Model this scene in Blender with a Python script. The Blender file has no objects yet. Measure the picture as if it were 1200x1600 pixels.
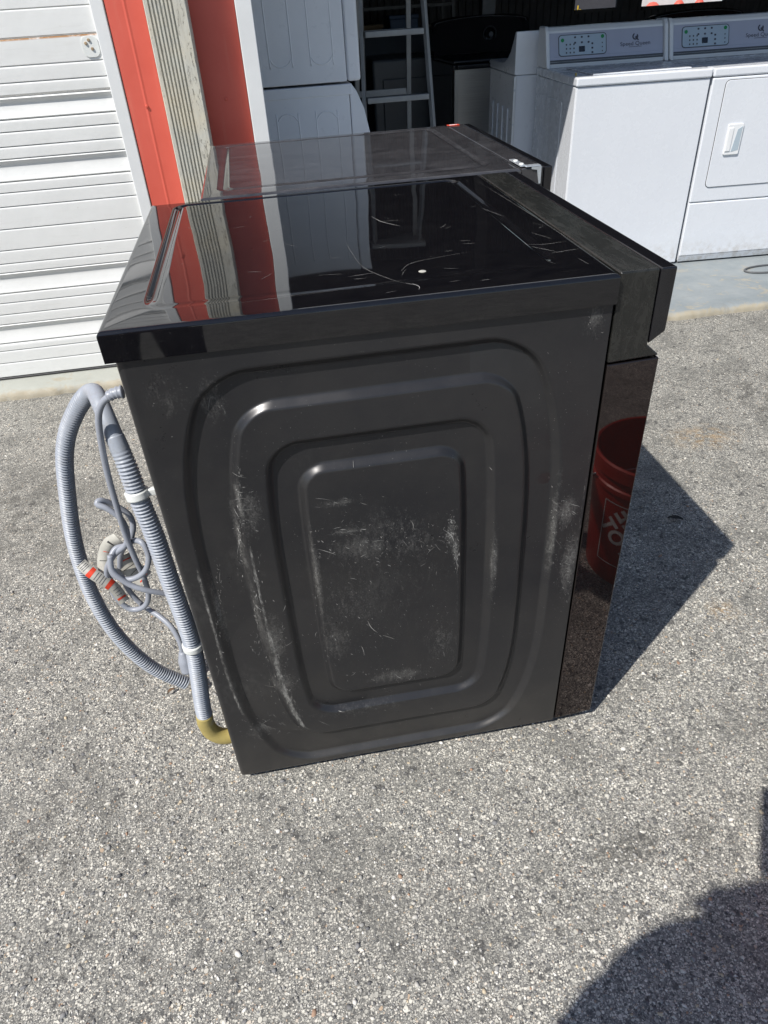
import bpy, bmesh, math, random
import numpy as np
from mathutils import Matrix, Vector, noise as mnoise
random.seed(7); rng = np.random.default_rng(7)
S = bpy.context.scene
C = S.collection
R = math.radians

# ---------------------------------------------------------------- camera
F_PX, YAW, PITCH, ROLL = 1085.62, 0.130402, -0.637952, -0.065974
CAM = np.array([0.22044, -0.87854, 1.29980])
def cam_axes():
    f = np.array([math.sin(YAW)*math.cos(PITCH), math.cos(YAW)*math.cos(PITCH), math.sin(PITCH)])
    rt = np.array([math.cos(YAW), -math.sin(YAW), 0.0]); up = np.cross(rt, f)
    return math.cos(ROLL)*rt+math.sin(ROLL)*up, -math.sin(ROLL)*rt+math.cos(ROLL)*up, f
AX_R, AX_U, AX_F = cam_axes()
cd = bpy.data.cameras.new('camera'); co = bpy.data.objects.new('camera', cd); C.objects.link(co)
cd.sensor_fit = 'VERTICAL'; cd.sensor_height = 36.0; cd.sensor_width = 27.0
cd.lens = 36.0*F_PX/1600.0; cd.clip_start = 0.01; cd.clip_end = 2000
CAM_M = Matrix(((AX_R[0], AX_U[0], -AX_F[0], CAM[0]), (AX_R[1], AX_U[1], -AX_F[1], CAM[1]),
                (AX_R[2], AX_U[2], -AX_F[2], CAM[2]), (0, 0, 0, 1)))
co.matrix_world = CAM_M
S.camera = co
def ray(u, v):
    return AX_R*((u-600)/F_PX) - AX_U*((v-800)/F_PX) + AX_F
def on_y(u, v, y):
    d = ray(u, v); return CAM + d*((y-CAM[1])/d[1])
def on_z(u, v, z):
    d = ray(u, v); return CAM + d*((z-CAM[2])/d[2])

# ---------------------------------------------------------------- light
SUN = Vector((0.644, 0.475, -1.0)).normalized()          # direction the light travels
w = bpy.data.worlds.new('World'); S.world = w; w.use_nodes = True
nt = w.node_tree; bg = nt.nodes['Background']
sky = nt.nodes.new('ShaderNodeTexSky'); sky.sky_type = 'NISHITA'; sky.sun_disc = False
sky.sun_elevation = R(51.3); sky.sun_rotation = math.atan2(-SUN.x, -SUN.y)
sky.air_density = 1.0; sky.dust_density = 0.6; sky.ozone_density = 1.0
nt.links.new(sky.outputs[0], bg.inputs[0]); bg.inputs[1].default_value = 0.095
sl = bpy.data.lights.new('sun', 'SUN'); sl.energy = 4.8; sl.angle = R(0.55); sl.color = (1.0, 0.955, 0.89)
so = bpy.data.objects.new('sun', sl); C.objects.link(so)
so.rotation_euler = SUN.to_track_quat('-Z', 'Y').to_euler(); so.location = (-3, -3, 6)
vs = S.view_settings; vs.view_transform = 'Standard'; vs.look = 'None'; vs.exposure = 0.25; vs.gamma = 1.0
try: vs.use_curve_mapping = False
except Exception: pass
S.render.engine = 'CYCLES'

# ---------------------------------------------------------------- node helper
class NT:
    def __init__(s, name):
        s.m = bpy.data.materials.new(name); s.m.use_nodes = True
        s.t = s.m.node_tree; s.b = s.t.nodes['Principled BSDF']
    def n(s, typ, inp=None, **kw):
        x = s.t.nodes.new('ShaderNode'+typ)
        for k, v in kw.items(): setattr(x, k, v)
        if inp:
            for k, v in inp.items(): s.set(x.inputs[k], v)
        return x
    def set(s, sock, v):
        if isinstance(v, bpy.types.NodeSocket): s.t.links.new(v, sock)
        elif isinstance(v, tuple) and len(v) == 3 and sock.type == 'RGBA': sock.default_value = (*v, 1)
        else: sock.default_value = v
    def p(s, **kw):
        names = dict(color='Base Color', rough='Roughness', metal='Metallic', normal='Normal', ior='IOR',
                     coat='Coat Weight', coat_rough='Coat Roughness', spec='Specular IOR Level', alpha='Alpha')
        for k, v in kw.items(): s.set(s.b.inputs[names[k]], v)
    def co(s): return s.n('TexCoord').outputs['Object']
    def noise(s, scale, detail=4, rough=.55, vec=None, dist=0):
        return s.n('TexNoise', {'Vector': vec or s.co(), 'Scale': scale, 'Detail': detail, 'Roughness': rough, 'Distortion': dist}).outputs[0]
    def ramp(s, fac, stops, interp='LINEAR'):
        r = s.n('ValToRGB', {'Fac': fac}); r.color_ramp.interpolation = interp
        e = r.color_ramp.elements
        while len(e) < len(stops): e.new(.5)
        for el, (pos, c) in zip(e, stops):
            el.position = pos; el.color = (*c, 1) if isinstance(c, tuple) else (c, c, c, 1)
        return r.outputs[0]
    def math(s, op, a, b=0.0, clamp=False):
        x = s.n('Math', operation=op, use_clamp=clamp); s.set(x.inputs[0], a); s.set(x.inputs[1], b); return x.outputs[0]
    def mix(s, fac, a, b, blend='MIX'):
        x = s.n('Mix', data_type='RGBA', blend_type=blend)
        s.set(x.inputs[0], fac); s.set(x.inputs[6], a); s.set(x.inputs[7], b); return x.outputs[2]
    def bump(s, h, strength=.3, dist=.002, normal=None):
        x = s.n('Bump', {'Height': h, 'Strength': strength, 'Distance': dist})
        if normal: s.set(x.inputs['Normal'], normal)
        return x.outputs[0]
    def scaled(s, sx, sy, sz, rot=(0, 0, 0)):
        return s.n('Mapping', {'Vector': s.co(), 'Scale': (sx, sy, sz), 'Rotation': rot}).outputs[0]
    def box_mask(s, cx, cz, rx, rz, ax=0, az=2, soft=1.0):
        """1 at centre -> 0 at the rim of an ellipse in object space"""
        sp = s.n('SeparateXYZ', {'Vector': s.co()})
        a = s.math('DIVIDE', s.math('SUBTRACT', sp.outputs[ax], cx), rx)
        b = s.math('DIVIDE', s.math('SUBTRACT', sp.outputs[az], cz), rz)
        d = s.math('ADD', s.math('MULTIPLY', a, a), s.math('MULTIPLY', b, b))
        return s.math('SUBTRACT', 1.0, s.math('SQRT', d), clamp=True)

def simple(name, col, rough=.5, metal=0., var=.12, nscale=6., bump=0., bscale=120., coat=0., ior=1.5):
    t = NT(name)
    f = t.noise(nscale, 5, .6)
    lo = tuple(c*(1-var) for c in col); hi = tuple(min(1, c*(1+var)) for c in col)
    t.p(color=t.ramp(f, [(.3, lo), (.7, hi)]), metal=metal, coat=coat, ior=ior)
    g = t.noise(nscale*7, 4, .6)
    t.p(rough=t.ramp(g, [(.3, max(.02, rough*.85)), (.7, min(1, rough*1.2))]))
    if bump: t.p(normal=t.bump(t.noise(bscale, 3, .6), bump, .001))
    return t.m

MT = {}
# --- asphalt
def mk_asphalt():
    t = NT('asphalt')
    def cells(scale, off, edge=False):
        v = t.n('Mapping', {'Vector': t.co(), 'Location': off}).outputs[0]
        v = t.n('VectorMath', {0: v, 1: t.n('VectorMath', {0: t.n('TexNoise', {'Vector': v, 'Scale': scale*.7, 'Detail': 1.}, noise_dimensions='2D').outputs['Color'], 1: (.35/scale,)*3}, operation='MULTIPLY').outputs[0]}, operation='ADD').outputs[0]
        a = t.n('TexVoronoi', {'Vector': v, 'Scale': scale, 'Randomness': 1.0}, feature='F1', voronoi_dimensions='2D')
        e = t.n('TexVoronoi', {'Vector': v, 'Scale': scale, 'Randomness': 1.0}, feature='DISTANCE_TO_EDGE', voronoi_dimensions='2D').outputs['Distance'] if edge else None
        return t.n('SeparateColor', {'Color': a.outputs['Color']}), a.outputs['Distance'], e
    def nz(scale, detail, rough=.6):
        return t.n('TexNoise', {'Vector': t.co(), 'Scale': scale, 'Detail': detail, 'Roughness': rough}, noise_dimensions='2D').outputs[0]
    def stone(r):
        return t.ramp(r, [(0, (.06, .062, .066)), (.2, (.17, .17, .17)), (.42, (.31, .305, .29)), (.62, (.46, .45, .415)),
                          (.84, (.66, .64, .585)), (.955, (.68, .655, .60)), (.97, (.44, .32, .22)), (1, (.78, .76, .72))])
    fine = nz(700, 3, .7)
    col = t.mix(t.ramp(fine, [(.35, 0.), (.65, 1.)]), (.115, .115, .114), (.33, .322, .30))
    h = t.math('MULTIPLY', fine, .25)
    for scale, off, keep, size in ((430, (1, 5, 2), .12, .52), (260, (7, 2, 0), .30, .50), (165, (0, 0, 0), .62, .46), (100, (3.1, 1.7, .4), .86, .42)):
        c_, d_, _ = cells(scale, off)
        lim = t.math('ADD', size-.16, t.math('MULTIPLY', c_.outputs[2], .20))
        inside = t.math('SUBTRACT', lim, d_)
        use = t.ramp(c_.outputs[1], [(keep, 0.), (keep+.02, 1.)])
        m = t.math('MULTIPLY', use, t.ramp(inside, [(.0, 0.), (.07, 1.)]))
        rim = t.math('MULTIPLY', use, t.ramp(t.math('ABSOLUTE', inside), [(.0, .7), (.07, 0.)]))
        col = t.mix(rim, col, (.075, .075, .077)); col = t.mix(m, col, stone(c_.outputs[0]))
        h = t.math('MAXIMUM', h, t.math('MULTIPLY', m, t.math('ADD', .35, t.math('MULTIPLY', c_.outputs[2], .5))))
    big = nz(1.1, 5); mid = nz(7, 5, .65)
    col = t.mix(t.ramp(big, [(.36, .24), (.58, 0.)]), col, (.20, .195, .18))
    col = t.mix(t.ramp(mid, [(.36, .42), (.55, 0.)]), col, (.12, .12, .115))
    pit = t.math('MULTIPLY', t.ramp(nz(34, 3, .6), [(.30, 1.), (.37, 0.)]), .7)
    col = t.mix(pit, col, (.06, .06, .062))
    rs = t.math('MULTIPLY', t.box_mask(1.62, 1.03, .16, .10, 0, 1), t.ramp(nz(30, 5, .7), [(.42, 0.), (.62, 1.)]))
    rs2 = t.math('MULTIPLY', t.box_mask(1.22, .24, .05, .05, 0, 1), t.ramp(nz(60, 5, .7), [(.40, 0.), (.6, 1.)]))
    col = t.mix(t.math('MULTIPLY', t.math('MAXIMUM', rs, rs2), .5), col, (.46, .28, .10))
    oil = None
    for cx, cy, rx, ry in ((2.05, 1.25, .40, .3), (-.75, -.35, .35, .25), (.35, -.62, .5, .16), (1.15, -.16, .12, .12), (-.9, 1.1, .5, .5), (1.45, -.02, .10, .08), (-.35, -.05, .3, .12), (1.9, .6, .3, .25), (.75, -.3, .25, .1)):
        m = t.box_mask(cx, cy, rx, ry, 0, 1); oil = m if oil is None else t.math('MAXIMUM', oil, m)
    oil = t.math('MULTIPLY', oil, t.ramp(nz(16, 6, .7), [(.42, 0.), (.62, .8)]))
    col = t.mix(oil, col, (.075, .073, .068))
    h = t.math('ADD', h, t.math('MULTIPLY', mid, 1.0))
    t.p(color=t.mix(1., col, (1.08, 1.075, 1.04), 'MULTIPLY'), rough=.82, normal=t.bump(h, .95, .0034), spec=.3)
    return t.m
MT['asphalt'] = mk_asphalt()
def mk_gravel():
    t = NT('gravel_stone')
    a = t.n('Attribute', attribute_name='tint')
    t.p(color=t.mix(.35, a.outputs['Color'], t.mix(1., a.outputs['Color'], t.ramp(t.noise(400, 3, .6), [(.3, .55), (.7, 1.)]), 'MULTIPLY')), rough=.8)
    return t.m
MT['gravel'] = mk_gravel()
def mk_concrete():
    t = NT('concrete')
    sp = t.n('SeparateXYZ', {'Vector': t.co()})
    n1 = t.noise(7, 6, .65); n2 = t.noise(28, 6, .7, dist=.6)
    paint = t.mix(t.ramp(n1, [(.35, 0.), (.7, 1.)]), (.21, .24, .255), (.28, .305, .315))
    bare = t.mix(n2, (.30, .255, .175), (.42, .39, .32))
    inside = t.ramp(t.math('DIVIDE', t.math('ADD', sp.outputs[0], .5), 1.6), [(0., 0.), (1., 1.)])
    base = t.mix(inside, t.mix(n1, (.30, .31, .28), (.42, .43, .39)), paint)
    wear = t.ramp(t.noise(11, 8, .72, dist=.8), [(.56, 0.), (.64, .75)])
    base = t.mix(t.math('MULTIPLY', wear, t.ramp(t.math('SUBTRACT', sp.outputs[1], 2.0), [(.25, 1.), (.9, .25)])), base, bare)
    base = t.mix(t.ramp(t.noise(60, 4, .7), [(.70, 0.), (.76, .8)]), base, (.52, .48, .40))
    edge = t.math('ADD', t.math('SUBTRACT', sp.outputs[1], 2.035), t.math('MULTIPLY', t.math('SUBTRACT', n2, .5), .05))
    base = t.mix(t.ramp(edge, [(.0, 1.), (.02, 0.)]), base, bare)
    base = t.mix(t.ramp(t.noise(5, 7, .75, dist=.5), [(.6, 0.), (.7, .45)]), base, (.2, .19, .17))
    t.p(color=base, rough=.75, normal=t.bump(t.math('ADD', t.noise(160, 4, .7), t.math('MULTIPLY', wear, -.6)), .35, .003))
    return t.m
MT['concrete'] = mk_concrete()
# --- building paints
def mk_door_white():
    t = NT('door_white')
    n = t.noise(3, 6, .65); streak = t.noise(1, 6, .7, vec=t.scaled(6, 6, 60))
    col = t.mix(t.ramp(n, [(.3, 0.), (.7, 1.)]), (.70, .705, .69), (.77, .775, .765))
    col = t.mix(t.ramp(streak, [(.55, 0.), (.75, .35)]), col, (.6, .59, .55))
    col = t.mix(t.ramp(t.noise(40, 5, .75), [(.68, 0.), (.75, .5)]), col, (.45, .41, .34))
    sp = t.n('SeparateXYZ', {'Vector': t.co()})
    near = t.ramp(t.math('MULTIPLY', t.math('ABSOLUTE', t.math('SUBTRACT', sp.outputs[2], 1.2475)), 100), [(.25, 1.), (.6, 0.)])
    rust = t.math('MULTIPLY', near, t.ramp(t.noise(20, 6, .7), [(.35, 0.), (.55, 1.)]))
    col = t.mix(rust, col, (.32, .14, .03))
    t.p(color=col, rough=.45, normal=t.bump(t.noise(6, 4, .6), .22, .012))
    return t.m
MT['door_white'] = mk_door_white()
MT['trim_white'] = simple('trim_white', (.70, .715, .72), .4, var=.05, bump=.05)
def mk_red():
    t = NT('red_metal')
    st = t.noise(1, 7, .7, vec=t.scaled(45, 45, 3)); n = t.noise(4, 5, .6)
    col = t.mix(t.ramp(n, [(.3, 0.), (.7, 1.)]), (.59, .098, .066), (.66, .125, .088))
    col = t.mix(t.ramp(st, [(.55, 0.), (.8, .45)]), col, (.66, .22, .16))
    col = t.mix(t.ramp(t.noise(70, 5, .75), [(.70, 0.), (.74, .7)]), col, (.25, .05, .035))
    t.p(color=col, rough=t.ramp(st, [(.3, .36), (.7, .55)]), normal=t.bump(t.noise(9, 3, .5), .10, .006)); return t.m
MT['red_metal'] = mk_red()
def mk_post():
    t = NT('weathered_post')
    n = t.noise(1, 8, .75, vec=t.scaled(60, 60, 9))
    n2 = t.noise(1, 8, .8, vec=t.scaled(110, 110, 24), dist=1.2)
    col = t.mix(t.ramp(n, [(.3, 0.), (.7, 1.)]), (.44, .43, .38), (.60, .60, .54))
    col = t.mix(t.ramp(t.noise(5, 5, .6), [(.45, 0.), (.7, .6)]), col, (.66, .58, .42))
    sp = t.n('SeparateXYZ', {'Vector': t.co()})
    right = t.ramp(sp.outputs[0], [(0.0, .0), (.05, 1.)])
    chip = t.math('MULTIPLY', t.ramp(n2, [(.56, 0.), (.60, 1.)]), t.math('ADD', right, .3), clamp=True)
    col = t.mix(chip, col, (.13, .115, .085))
    t.p(color=col, rough=.85, normal=t.bump(t.math('SUBTRACT', n, chip), .4, .003))
    return t.m
MT['post'] = mk_post()
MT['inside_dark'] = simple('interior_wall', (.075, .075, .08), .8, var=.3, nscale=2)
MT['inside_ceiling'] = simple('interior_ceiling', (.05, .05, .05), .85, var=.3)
MT['dark_steel'] = simple('dark_steel', (.09, .09, .095), .5, metal=.6, var=.2)
# --- washer
def scuff_layer(t, blobs, scale=1., thr=(.60, .66), stretch=(1, 1, 1), amp=1.):
    tot = None
    for (cx, cz, rx, rz, k) in blobs:
        m = t.math('MULTIPLY', t.box_mask(cx, cz, rx, rz), k)
        tot = m if tot is None else t.math('MAXIMUM', tot, m)
    n = t.noise(1, 9, .78, vec=t.scaled(46*scale*stretch[0], 46, 46*scale*stretch[2]), dist=.35)
    return t.ramp(t.math('ADD', n, t.math('SUBTRACT', t.math('MULTIPLY', tot, .40*amp), .24)), [(thr[0], 0.), (thr[1], 1.)])
def mk_body():
    t = NT('charcoal_painted_steel')
    flake = t.n('TexVoronoi', {'Vector': t.co(), 'Scale': 1400.})
    n = t.noise(3, 5, .6)
    base = t.mix(n, (.027, .0273, .030), (.039, .039, .0425))
    base = t.mix(t.math('MULTIPLY', t.ramp(flake.outputs['Distance'], [(.1, 1.), (.3, 0.)]), .25), base, (.12, .12, .12))
    blobs = [(-.02, .53, .11, .14, .9), (.10, .57, .04, .09, 1.0), (-.06, .33, .10, .13, .8), (-.20, .34, .05, .24, .9),
             (-.19, .16, .10, .09, .8), (.31, .50, .05, .18, .9), (-.30, .10, .04, .10, .8), (.04, .28, .11, .09, .8)]
    near_b = scuff_layer(t, blobs, .25, (.34, .60))
    rub = t.ramp(t.noise(1, 9, .8, vec=t.scaled(70, 70, 40, (0, .7, 0)), dist=.4), [(.44, 0.), (.74, .34)])
    grit = t.ramp(t.noise(1, 9, .85, vec=t.scaled(300, 300, 240)), [(.58, 0.), (.66, .55)])
    sp = t.n('SeparateXYZ', {'Vector': t.co()})
    low = t.ramp(sp.outputs[2], [(.0, .35), (.16, .0)])
    dust = t.math('MULTIPLY', t.ramp(t.noise(5, 8, .7), [(.4, 0.), (.75, 1.)]), .10)
    spk = t.ramp(t.n('TexVoronoi', {'Vector': t.co(), 'Scale': 150.}).outputs['Distance'], [(.05, .6), (.08, 0.)])
    spk = t.math('MULTIPLY', spk, t.ramp(t.noise(7, 5, .7), [(.48, 0.), (.60, 1.)]))
    wr_ = t.n('Attribute', attribute_name='wear').outputs['Fac']
    wr_ = t.ramp(t.math('ADD', t.math('MULTIPLY', wr_, .42), t.math('MULTIPLY', t.noise(1, 10, .85, vec=t.scaled(260, 260, 70)), .95)), [(.78, 0.), (.96, .65)])
    wr_ = t.math('MULTIPLY', wr_, t.ramp(t.noise(1, 5, .7, vec=t.scaled(40, 40, 22)), [(.38, .1), (.56, 1.)]))
    da = t.n('Attribute', attribute_name='dust').outputs['Fac']
    smear = t.noise(1, 9, .78, vec=t.scaled(95, 95, 42, (0, .55, 0)), dist=.5); spkl = t.noise(1, 8, .85, vec=t.scaled(330, 330, 260))
    dv = t.math('ADD', t.math('MULTIPLY', da, .55), t.math('ADD', t.math('MULTIPLY', t.math('SUBTRACT', smear, .5), .9), t.math('MULTIPLY', t.math('SUBTRACT', spkl, .5), 1.1)))
    dv = t.math('MULTIPLY', t.ramp(dv, [(.20, 0.), (.40, .13), (.72, .52)]), t.ramp(da, [(.05, 0.), (.25, 1.)]))
    tot = t.math('MAXIMUM', t.math('MULTIPLY', near_b, t.math('MULTIPLY', t.math('MAXIMUM', rub, grit), .4)), t.math('MAXIMUM', t.math('MAXIMUM', spk, dv), wr_), clamp=True)
    col = t.mix(t.math('ADD', dust, t.math('MULTIPLY', low, t.noise(24, 6, .7))), base, (.20, .185, .16))
    col = t.mix(tot, col, (.46, .455, .43))
    t.p(color=col, metal=t.math('MULTIPLY', t.math('SUBTRACT', 1., tot), .5), spec=.6)
    t.p(rough=t.mix(tot, t.ramp(t.noise(8, 7, .72), [(.3, .25), (.75, .44)]), (.8, .8, .8)),
        normal=t.bump(t.noise(6, 3, .5), .05, .01))
    return t.m
MT['body'] = mk_body()
def mk_lid():
    t = NT('gloss_black_lid')
    sp = t.n('SeparateXYZ', {'Vector': t.co()})
    specks = t.ramp(t.n('TexVoronoi', {'Vector': t.co(), 'Scale': 260.}).outputs['Distance'], [(.05, 1.), (.10, 0.)])
    specks = t.math('MULTIPLY', specks, t.ramp(t.noise(5, 6, .7), [(.46, 0.), (.7, .9)]))
    patch = t.math('MULTIPLY', t.box_mask(.13, .05, .24, .28, 0, 1), t.ramp(t.noise(210, 5, .8), [(.62, 0.), (.74, .22)]))
    swirl = t.ramp(t.noise(1, 8, .75, vec=t.scaled(8, 60, 8), dist=2.2), [(.66, 0.), (.76, .05)])
    film = t.ramp(t.noise(1, 8, .75, vec=t.scaled(14, 34, 14), dist=1.0), [(.35, .002), (.75, .016)])
    hair = t.ramp(t.noise(1, 3, .6, vec=t.scaled(16, 520, 16, (0, 0, .35)), dist=.25), [(.69, 0.), (.73, .22)])
    hair = t.math('MULTIPLY', hair, t.ramp(t.noise(9, 4, .7), [(.48, 0.), (.62, 1.)]))
    dirt = t.math('MAXIMUM', t.math('MAXIMUM', film, hair), t.math('MAXIMUM', t.math('MULTIPLY', specks, .55), t.math('MAXIMUM', patch, swirl)), clamp=True)
    col = t.mix(dirt, (.0035, .0035, .005), (.34, .33, .31))
    t.p(color=col, rough=t.ramp(t.noise(9, 6, .7), [(.3, .012), (.8, .05)]), ior=1.62)
    t.p(normal=t.bump(t.noise(3.2, 2, .4), .16, .012))
    return t.m
MT['lid'] = mk_lid()
def mk_lid_dusty():
    t = NT('dusty_black_lid')
    d = t.math('MULTIPLY', t.ramp(t.noise(1, 9, .75, vec=t.scaled(7, 16, 7), dist=1.5), [(.35, .12), (.75, .75)]),
               t.ramp(t.box_mask(.12, 0., .55, .6, 0, 1), [(.0, .25), (.6, 1.)]))
    col = t.mix(d, (.016, .016, .019), (.33, .325, .34))
    t.p(color=col, rough=t.ramp(d, [(.1, .05), (.5, .22)]), ior=1.65, normal=t.bump(t.noise(3, 2, .4), .14, .012))
    return t.m
MT['lid_dusty'] = mk_lid_dusty()
def mk_console():
    t = NT('matte_black_console')
    d = t.ramp(t.noise(1, 9, .75, vec=t.scaled(60, 14, 30), dist=.5), [(.45, 0.), (.8, .30)])
    spk = t.ramp(t.n('TexVoronoi', {'Vector': t.co(), 'Scale': 120.}).outputs['Distance'], [(.05, .6), (.08, 0.)])
    spk = t.math('MULTIPLY', spk, t.ramp(t.noise(9, 4, .7), [(.5, 0.), (.6, 1.)]))
    col = t.mix(t.math('MAXIMUM', d, spk), (.014, .0145, .0135), (.085, .083, .075))
    t.p(color=col, rough=t.ramp(d, [(0., .25), (.5, .42)]), ior=1.5)
    return t.m
MT['console'] = mk_console()
def mk_frontpanel():
    t = NT('dark_mirror_panel')
    d = t.ramp(t.noise(1, 9, .8, vec=t.scaled(30, 30, 90, (0, .6, 0)), dist=2.), [(.62, 0.), (.8, .22)])
    t.p(color=t.mix(d, (.074, .062, .061), (.18, .17, .16)), metal=.92, rough=t.ramp(t.noise(10, 5, .7), [(.3, .012), (.8, .04)]))
    return t.m
MT['front'] = mk_frontpanel()
MT['gloss_black'] = simple('gloss_black', (.008, .008, .01), .08, var=.2, ior=1.6)
MT['black_rubber'] = simple('black_rubber', (.015, .015, .016), .7)
MT['dark_back'] = simple('dark_back_panel', (.035, .035, .037), .5, var=.25, bump=.1)
MT['scratch'] = simple('pale_scratch', (.30, .297, .285), .7, var=.65, nscale=40)
MT['hose'] = simple('grey_blue_hose', (.43, .475, .56), .45, var=.07, nscale=20)
def mk_hose():
    t = NT('corrugated_hose_plastic')
    n = t.noise(16, 5, .65)
    col = t.ramp(n, [(.3, (.275, .305, .355)), (.7, (.345, .37, .415))])
    st = t.math('MULTIPLY', t.box_mask(-.445, .08, .05, .05), t.ramp(t.noise(90, 4, .6), [(.4, 0.), (.55, 1.)]))
    col = t.mix(t.math('MULTIPLY', st, 1.), col, (.33, .22, .06))
    col = t.mix(t.ramp(t.noise(55, 6, .75), [(.52, 0.), (.72, .5)]), col, (.20, .19, .17))
    t.p(color=col, rough=.45)
    return t.m
MT['hose'] = mk_hose()
MT['cord'] = simple('grey_cord', (.28, .30, .345), .4, var=.06, nscale=20)
MT['clip'] = simple('white_clip', (.70, .72, .70), .45, var=.05)
MT['elbow'] = simple('yellowed_rubber', (.40, .32, .11), .5, var=.15, nscale=30)
MT['old_bolt'] = simple('rusty_bolt', (.34, .25, .16), .7, var=.3, nscale=80)
MT['tag'] = simple('paper_tag', (.42, .41, .37), .55, var=.10, nscale=60)
MT['red_ink'] = simple('red_ink', (.62, .05, .02), .5)
MT['black_ink'] = simple('black_ink', (.03, .03, .03), .5)
MT['white_ink'] = simple('white_ink', (.8, .8, .8), .5, var=.03)
MT['zinc'] = simple('zinc_bracket', (.62, .66, .70), .35, metal=.7, var=.1, nscale=40)
# --- white goods
def mk_enamel():
    t = NT('white_enamel')
    sp = t.n('SeparateXYZ', {'Vector': t.co()})
    n = t.noise(3, 5, .6)
    col = t.mix(t.ramp(n, [(.3, 0.), (.7, 1.)]), (.66, .685, .73), (.685, .71, .75))
    foot = t.math('MULTIPLY', t.ramp(sp.outputs[2], [(.0, 1.), (.14, 0.)]), t.ramp(t.noise(26, 7, .75), [(.45, 0.), (.65, .7)]))
    col = t.mix(foot, col, (.34, .29, .22))
    col = t.mix(t.ramp(t.noise(1, 7, .75, vec=t.scaled(30, 30, 4)), [(.60, 0.), (.80, .10)]), col, (.52, .50, .45))
    col = t.mix(t.ramp(t.noise(90, 4, .7), [(.74, 0.), (.77, .6)]), col, (.30, .25, .2))
    t.p(color=col, rough=t.ramp(t.noise(12, 5, .7), [(.3, .20), (.7, .34)]), coat=.3, normal=t.bump(t.noise(4, 2, .5), .05, .01)); return t.m
MT['enamel'] = mk_enamel()
MT['enamel_old'] = simple('older_white_enamel', (.80, .82, .86), .3, var=.05, nscale=3, coat=.2)
MT['plastic_white'] = simple('white_plastic', (.76, .77, .78), .35, var=.03)
MT['silver'] = simple('silver_fascia', (.46, .46, .52), .38, metal=.35, var=.04)
MT['silver_blue'] = simple('control_film', (.44, .52, .58), .35, metal=.15, var=.04)
MT['grey_groove'] = simple('grey_fascia_groove', (.10, .105, .11), .35, metal=.3)
MT['green'] = simple('green_button', (.02, .28, .08), .4)
MT['ink_grey'] = simple('dark_grey_print', (.06, .06, .08), .5)
MT['seam'] = simple('shadow_seam', (.05, .05, .05), .7)
def mk_stainless():
    t = NT('brushed_stainless')
    n = t.noise(1, 5, .7, vec=t.scaled(4, 4, 300))
    t.p(color=t.ramp(n, [(.3, .30), (.7, .42)]), metal=.97, rough=.30)
    return t.m
MT['stainless'] = mk_stainless()
MT['ladder'] = simple('aluminium_ladder', (.26, .27, .28), .5, metal=.5, var=.15)
MT['bucket'] = simple('orange_plastic', (.42, .020, .008), .38, var=.06)
MT['skin'] = simple('skin', (.42, .25, .17), .5, var=.08, nscale=20)
MT['shirt'] = simple('navy_shirt', (.035, .045, .085), .85, var=.15, nscale=12, bump=.2)
MT['trousers'] = simple('grey_work_trousers', (.06, .06, .065), .85, var=.2, nscale=12, bump=.2)
MT['hair'] = simple('dark_hair', (.02, .014, .01), .6, var=.3, nscale=60)
MT['shoe'] = simple('black_shoe', (.02, .02, .02), .5)
MT['eye'] = simple('eye_white', (.7, .7, .68), .2)
MT['phone'] = simple('black_phone', (.01, .01, .012), .12)
MT['yellow'] = simple('yellow_paint', (.75, .5, .03), .5)
MT['sign_dark'] = simple('sign_backing', (.06, .06, .07), .6)
MT['sign_white'] = simple('white_board', (.75, .75, .74), .6)
MT['wire'] = simple('grey_cable', (.10, .105, .11), .5)
def mk_glass():
    t = NT('window_glass'); t.p(color=(.9, .95, .95), rough=.02, ior=1.2)
    t.b.inputs['Transmission Weight'].default_value = 1.0
    return t.m
MT['glass'] = mk_glass()

# ---------------------------------------------------------------- mesh helpers
def mesh_obj(name, verts, faces, mat, parent=None, smooth=False, off=None):
    me = bpy.data.meshes.new(name); me.from_pydata([tuple(map(float, v)) for v in verts], [], faces); me.update()
    if smooth: me.shade_smooth()
    o = bpy.data.objects.new(name, me); C.objects.link(o); me.materials.append(MT[mat])
    if parent is not None:
        o.parent = parent
        if off is not None: o.location = off
    return o
def from_bm(name, bm, mat, parent=None, smooth=False, off=None):
    me = bpy.data.meshes.new(name); bm.normal_update(); bm.to_mesh(me); bm.free()
    if smooth: me.shade_smooth()
    o = bpy.data.objects.new(name, me); C.objects.link(o); me.materials.append(MT[mat])
    if parent is not None:
        o.parent = parent
        if off is not None: o.location = off
    return o
def bm_box(bm, x0, x1, y0, y1, z0, z1, bev=0., seg=2):
    r = bmesh.ops.create_cube(bm, size=1.0)
    vs_ = r['verts']
    for v in vs_:
        v.co = Vector((x0+(v.co.x+.5)*(x1-x0), y0+(v.co.y+.5)*(y1-y0), z0+(v.co.z+.5)*(z1-z0)))
    if bev:
        es = list({e for v in vs_ for e in v.link_edges})
        bmesh.ops.bevel(bm, geom=es, offset=bev, segments=seg, profile=.5, affect='EDGES')
def box(name, x0, x1, y0, y1, z0, z1, mat, parent=None, bev=0., seg=2, off=None):
    bm = bmesh.new(); bm_box(bm, x0, x1, y0, y1, z0, z1, bev, seg)
    o = from_bm(name, bm, mat, parent, False, off)
    if bev:
        auto_smooth(o, 60, True)
    return o
def auto_smooth(o, ang=35, wn=False):
    me = o.data
    me.shade_smooth()
    try: me.set_sharp_from_angle(angle=R(ang))
    except Exception: pass
    if wn:
        m = o.modifiers.new('weighted_normal', 'WEIGHTED_NORMAL'); m.keep_sharp = True; m.weight = 100
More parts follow.
